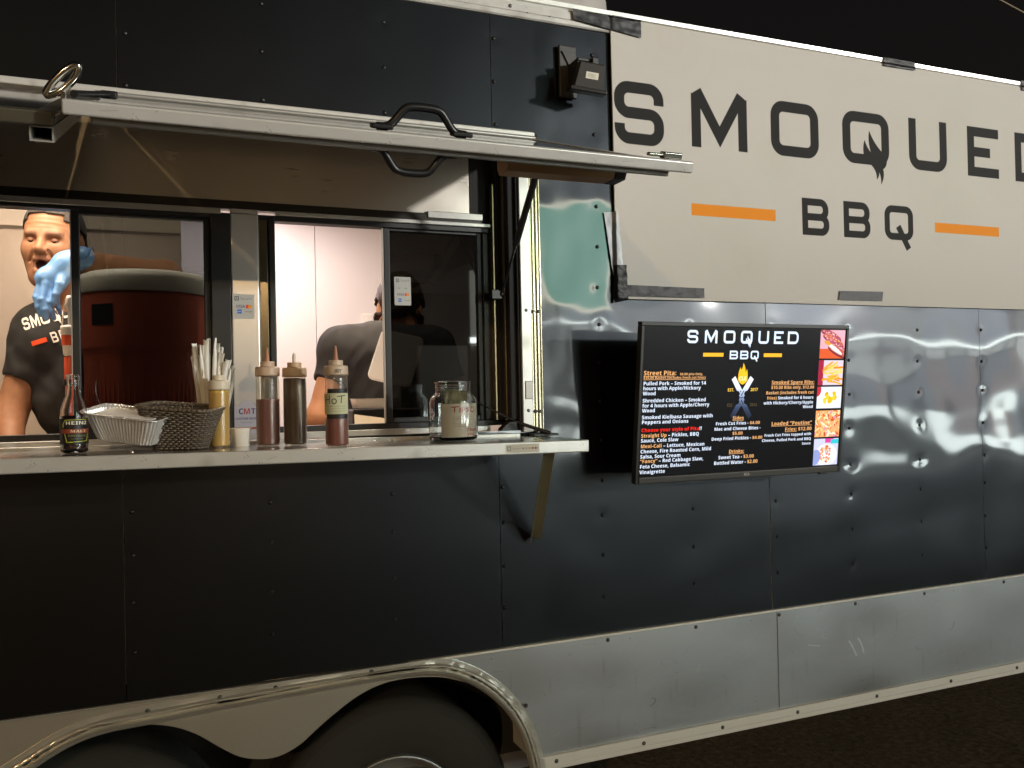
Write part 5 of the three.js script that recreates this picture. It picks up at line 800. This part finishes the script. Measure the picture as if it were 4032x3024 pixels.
  const fing = [[[-0.292, 1.838, -0.478], [-0.303, 1.795, -0.47], [-0.297, 1.768, -0.468], [-0.291, 1.747, -0.47]], [[-0.279, 1.832, -0.468], [-0.287, 1.788, -0.458], [-0.281, 1.76, -0.457], [-0.276, 1.737, -0.46]], [[-0.265, 1.825, -0.472], [-0.27, 1.782, -0.463], [-0.264, 1.757, -0.463], [-0.259, 1.738, -0.467]], [[-0.252, 1.82, -0.482], [-0.253, 1.786, -0.476], [-0.248, 1.766, -0.476], [-0.245, 1.752, -0.479]]];
  const chain = (pts, r) => join(0.004, ...pts.slice(0, -1).map((p, i) => cap(q(...p), q(...pts[i + 1]), r - 0.0007 * i, r - 0.0007 * (i + 1))));
  const fs = fing.map((f, i) => chain([[f[0][0] * 0.6 - 0.24 * 0.4, f[0][1] + 0.03, -0.492], ...f], [0.0098, 0.0102, 0.0098, 0.0088][i]));
  const thumb = chain([[-0.232, 1.868, -0.478], [-0.243, 1.832, -0.455], [-0.252, 1.802, -0.45], [-0.256, 1.782, -0.452]], 0.0115);
  const glove = (x, y, z) => { let d = palm(x, y, z); for (const f of fs) d = smin(d, f(x, y, z), 0.006); d = smin(d, thumb(x, y, z), 0.008); return d + 0.0007 * noise(x * 55, y * 30, z * 55); };
  mesh('glove', [nets(glove, P(-0.34, 1.7, -0.56), P(-0.14, 1.96, -0.4), 0.003)], phys({ color: C(0.17, 0.36, 0.68), roughness: 0.32, clearcoat: 0.3, clearcoatRoughness: 0.3 }), A);
  mesh('glove_cuff', new THREE.TorusGeometry(0.0335, 0.0016, 8, 32).rotateY(Math.PI / 2 - 0.1).rotateZ(-0.3).translate(...q(-0.172, 1.913, -0.502)), std(C(0.12, 0.24, 0.55), 0.4), A);
}
{ // ---- the second worker, seen from behind with the head bowed
  const O = [0.79, 0.47, -0.9], A = thing('person', 'person with dark hair and plain dark T-shirt seen from behind', 'person', O);
  const P = (x, y, z) => [x - O[0], y - O[1], z - O[2]];
  const hm = pose(P(0.862, 1.83, -0.985), 0.5, Math.PI - 0.3, 0.05), hf = headField(0), headW = within(hm, hf);
  const shL = P(0.618, 1.68, -0.9), elL = P(0.532, 1.43, -0.86), wrL = P(0.6, 1.40, -1.08), shR = P(0.98, 1.685, -0.9), elR = P(1.06, 1.43, -0.88), wrR = P(0.98, 1.40, -1.1);
  const torso = join(0.07, cap(P(0.79, 1.28, -0.9), P(0.785, 1.58, -0.9), 0.145, 0.155, 1.08, 0.66), cap(P(0.63, 1.69, -0.9), P(0.95, 1.69, -0.9), 0.06, 0.06));
  const neck = cap(P(0.815, 1.7, -0.91), P(0.85, 1.8, -0.965), 0.056, 0.05), arms = join(0.03, cap(shL, elL, 0.055, 0.047), cap(elL, wrL, 0.047, 0.029), cap(shR, elR, 0.055, 0.047), cap(elR, wrR, 0.047, 0.029));
  const sk = () => [0.56, 0.26, 0.125];
  mesh('body', nets(join(0.03, torso, neck, arms, headW), P(0.4, 1.2, -1.2), P(1.2, 2.02, -0.72), 0.0095, sk), skinMat(), A);
  for (const [w, s] of [[wrL, 1], [wrR, -1]]) { const fl = [0, 1, 2, 3].map((i) => cap([w[0] + s * (0.03 + i * 0.004), w[1] + 0.004, w[2] - 0.06 - 0.004 * i + 0.018 * i], [w[0] + s * 0.085, w[1] - 0.01, w[2] - 0.08 + 0.018 * i], 0.009, 0.0075)); mesh('hand', nets(join(0.006, cap(w, [w[0] + s * 0.035, w[1], w[2] - 0.035], 0.03, 0.028), cap([w[0] + s * 0.01, w[1], w[2]], [w[0] + s * 0.05, w[1] + 0.01, w[2] + 0.02], 0.012, 0.009), ...fl), [w[0] - 0.13, w[1] - 0.06, w[2] - 0.14], [w[0] + 0.13, w[1] + 0.06, w[2] + 0.06], 0.005, sk), skinMat(), A); }
  const cut = (x, y, z) => y - 0.02 + 0.9 * Math.max(0, z - 0.0) - (Math.abs(x) > 0.055 && z > -0.03 ? 0 : 0);
  const hairF = join(0.015, (x, y, z) => Math.max(hf(x, y, z) - 0.011 - 0.004 * noise(x * 60, y * 30, z * 60), z * 0.8 - 0.02 - Math.max(0, y) * 0.7, -0.055 - y - 0.2 * z, (Math.abs(x) > 0.066 && Math.abs(y + 0.005) < 0.03 && z > -0.05) ? 0.01 : -1), cap([-0.02, -0.05, -0.085], [0.02, -0.06, -0.08], 0.03, 0.024), cap([0.045, -0.06, -0.055], [0.066, -0.088, -0.045], 0.012, 0.004), cap([0.03, -0.07, -0.07], [0.058, -0.1, -0.06], 0.011, 0.004));
  mesh('hair', nets(within(hm, hairF), P(0.7, 1.66, -1.14), P(1.03, 2.02, -0.82), 0.005), std(C(0.035, 0.018, 0.01), 0.5), A);
  const slL = shL.map((v, i) => v + (elL[i] - v) * 0.5), slR = shR.map((v, i) => v + (elR[i] - v) * 0.5), cutS = (sh, el, sl) => { const d = V(...el).sub(V(...sh)).normalize(), f = cap(sh, sl, 0.069, 0.068); return (x, y, z) => Math.max(f(x, y, z), (x - sl[0]) * d.x + (y - sl[1]) * d.y + (z - sl[2]) * d.z); };
  const sa = cutS(shL, elL, slL), sb = cutS(shR, elR, slR), nk = P(0.835, 1.79, -0.94);
  const shirt = (x, y, z) => { let d = smin(torso(x, y, z) - 0.012, sa(x, y, z), 0.05); d = smin(d, sb(x, y, z), 0.05) + 0.008 * noise(x * 9, y * 7, z * 9) + 0.006 * noise(x * 26 - y * 14, y * 12 + x * 8, z * 20) + 0.003 * Math.sin(30 * (x - y * 0.5) + 4 * noise(x * 5, y * 5, z * 5)) * Math.max(0, Math.min(1, (1.2 - y) * 3)); const c = Math.hypot(x - nk[0], (y - nk[1]) * 0.9, z - nk[2]) - 0.075; return Math.max(d, -c, P(0, 1.22, 0)[1] - y); };
  mesh('shirt', nets(shirt, P(0.4, 1.2, -1.14), P(1.2, 1.84, -0.7), 0.009), std(C(0.03, 0.029, 0.029), 0.85, 0, { bumpMap: rep(fine, 9, 9), bumpScale: 0.0006 }), A);
  mesh('trousers', nets(join(0.05, cap(P(0.7, 0.55, -0.9), P(0.72, 1.24, -0.9), 0.07, 0.095), cap(P(0.88, 0.55, -0.9), P(0.86, 1.24, -0.9), 0.07, 0.095), cap(P(0.79, 1.22, -0.9), P(0.79, 1.28, -0.9), 0.145, 0.145, 1.1, 0.75)), P(0.5, 0.5, -1.1), P(1.1, 1.4, -0.7), 0.018), std(C(0.02, 0.022, 0.03), 0.8), A);
  for (const x of [0.7, 0.88]) mesh('shoe', nets(cap(P(x, 0.512, -0.84), P(x, 0.505, -1.0), 0.042, 0.036), P(x - 0.08, 0.44, -1.08), P(x + 0.08, 0.58, -0.76), 0.012), M.black, A);
}
// ------------------------------------------------------------------ across the lot: the lit shop that the trailer's side mirrors, and the cable overhead
{
  const Z = 24, A = thing('shop_building', 'low lit shop with a green fascia across the car park, mirrored in the trailer side', 'shop', [0, 0, Z]);
  const dim = std(C(0.3, 0.28, 0.26), 0.8), roof = std(C(0.06, 0.06, 0.06), 0.8);
  mesh('wall', bx(9.5, 46, 0, 0.1, 0, 0.3, 0), dim, A); mesh('rear_wall', bx(9.5, 46, 0, 3.5, 6, 6.3, 0), dim, A);
  for (let i = 0; i < 13; i++) mesh('pier', bx(9.5 + i * 2.98, 9.85 + i * 2.98, 0.1, 2.95, 0, 0.3, 0.01), dim, A);
  for (let i = 0; i < 12; i++) {
    const x = 9.85 + i * 2.98, k = [2.2, 3.6, 2.8, 4.2, 2.4, 3.2][i % 6], u = [1.3, 1.9, 1.0, 1.6, 2.0, 1.2][i % 6];
    mesh('window', bx(x, x + 2.63, 0.95, 2.95, 0.08, 0.1, 0), std(C(0.05, 0.05, 0.05), 0.2, 0, { emissive: C(0.9, 0.95, 0.9), emissiveIntensity: k }), A);
    mesh('display_case', bx(x, x + 2.63, 0.1, 0.94, 0.08, 0.1, 0), std(C(0.05, 0.05, 0.05), 0.2, 0, { emissive: C(0.9, 1, 0.95), emissiveIntensity: [12, 2, 15, 14, 3, 13][i % 6] }), A);
    mesh('fascia_panel', bx(x - 0.3, x + 2.6, 3.42, 5.6, -0.02, 0.1, 0), std(C(0.3, 0.3, 0.3), 0.5, 0, { emissive: [C(0.9, 0.92, 0.8), C(0.75, 0.85, 0.95), C(0.95, 0.8, 0.75)][i % 3], emissiveIntensity: u }), A);
  }
  mesh('lintel', bx(9.5, 46, 2.95, 3.2, 0, 0.3, 0), dim, A);
  mesh('light_strip', bx(9.5, 46, 3.22, 3.4, -0.06, 0, 0), std(C(0.5, 0.5, 0.5), 0.5, 0, { emissive: C(0.9, 1, 0.95), emissiveIntensity: 22 }), A);
  mesh('roof', bx(9.3, 46.2, 5.62, 5.75, -0.3, 6.5, 0.02), roof, A);
  const S = thing('pole_sign', 'tall lit green sign on two posts at the edge of the car park', 'sign', [12.2, 0, 22]);
  mesh('sign_post', bx(-1.3, -1.1, 0, 4.6, -0.1, 0.1, 0.02), dim, S); mesh('sign_post', bx(1.1, 1.3, 0, 4.6, -0.1, 0.1, 0.02), dim, S);
  mesh('sign_face', bx(-1.5, 1.5, 4.6, 7.9, -0.12, 0.12, 0.05), std(C(0.05, 0.3, 0.2), 0.4, 0, { emissive: C(0.24, 0.62, 0.44), emissiveIntensity: 5.6 }), S);
  mesh('sign_border', [bx(-1.75, 1.75, 7.9, 8.2, -0.13, 0.13, 0.02), bx(-1.75, 1.75, 4.3, 4.6, -0.13, 0.13, 0.02), bx(-1.75, -1.5, 4.6, 7.9, -0.13, 0.13, 0.02), bx(1.5, 1.75, 4.6, 7.9, -0.13, 0.13, 0.02)], std(C(0.6, 0.6, 0.5), 0.4, 0, { emissive: C(1, 0.95, 0.75), emissiveIntensity: 9 }), S);
}
for (const [x, label] of [[14.3, 'lit white ice freezer nearest the pole sign'], [16.6, 'lit white ice freezer between two others'], [18.9, 'lit white ice freezer farthest from the pole sign']]) {
  const F = thing('ice_freezer', label, 'freezer', [x, 0, 12]);
  mesh('cabinet', bx(-0.95, 0.95, 0.08, 1.9, 0.02, 0.8, 0.03), std(C(0.6, 0.62, 0.64), 0.4), F);
  mesh('lit_panel', bx(-0.9, 0.9, 0.3, 0.85, 0, 0.018, 0.004), std(C(0.5, 0.5, 0.5), 0.4, 0, { emissive: C(0.88, 1, 0.96), emissiveIntensity: 11 }), F);
  mesh('glass_door', bx(-0.88, -0.02, 0.92, 1.84, 0, 0.018, 0.004), std(C(0.1, 0.1, 0.1), 0.2, 0, { emissive: C(0.8, 0.9, 1), emissiveIntensity: 1.4 }), F);
  mesh('glass_door', bx(0.02, 0.88, 0.92, 1.84, 0, 0.018, 0.004), std(C(0.1, 0.1, 0.1), 0.2, 0, { emissive: C(1, 0.8, 0.75), emissiveIntensity: 1.6 }), F);
}
for (const [x, z, h, label] of [[-7, 13, 5.2, 'orange street lamp on a grey pole at the left of the car park'], [3.5, 30, 6.5, 'tall orange street lamp on a grey pole far across the car park']]) {
  const A = thing('street_lamp', label, 'street lamp', [x, 0, z]);
  mesh('pole', [lathe([[0.09, 0], [0.09, 0.3], [0.06, 0.32], [0.045, h]], 16), rod(V(0, h - 0.05, 0), V(0, h + 0.1, -0.9), 0.03)], M.aluDull, A);
  mesh('lamp_head', bx(-0.14, 0.14, h + 0.06, h + 0.16, -1.4, -0.85, 0.03), M.aluDull, A);
  mesh('lamp_lens', bx(-0.11, 0.11, h + 0.035, h + 0.06, -1.36, -0.9, 0.01), std(C(0.5, 0.4, 0.3), 0.5, 0, { emissive: C(1, 0.55, 0.2), emissiveIntensity: 25 }), A);
  const l = new THREE.PointLight(C(1, 0.66, 0.34), 85); l.name = 'lamp'; l.position.set(0, h - 0.02, -1.12); l.shadow.radius = 6; l.castShadow = true; A.add(l);
}
tag(mesh('overhead_cable', rod(V(22, 17.45, -20), V(40, 13.35, -20), 0.03), std(C(0.25, 0.18, 0.1), 0.7)), 'thin cable crossing the black night sky at the upper right corner', 'cable');
renderer.render(scene, camera);
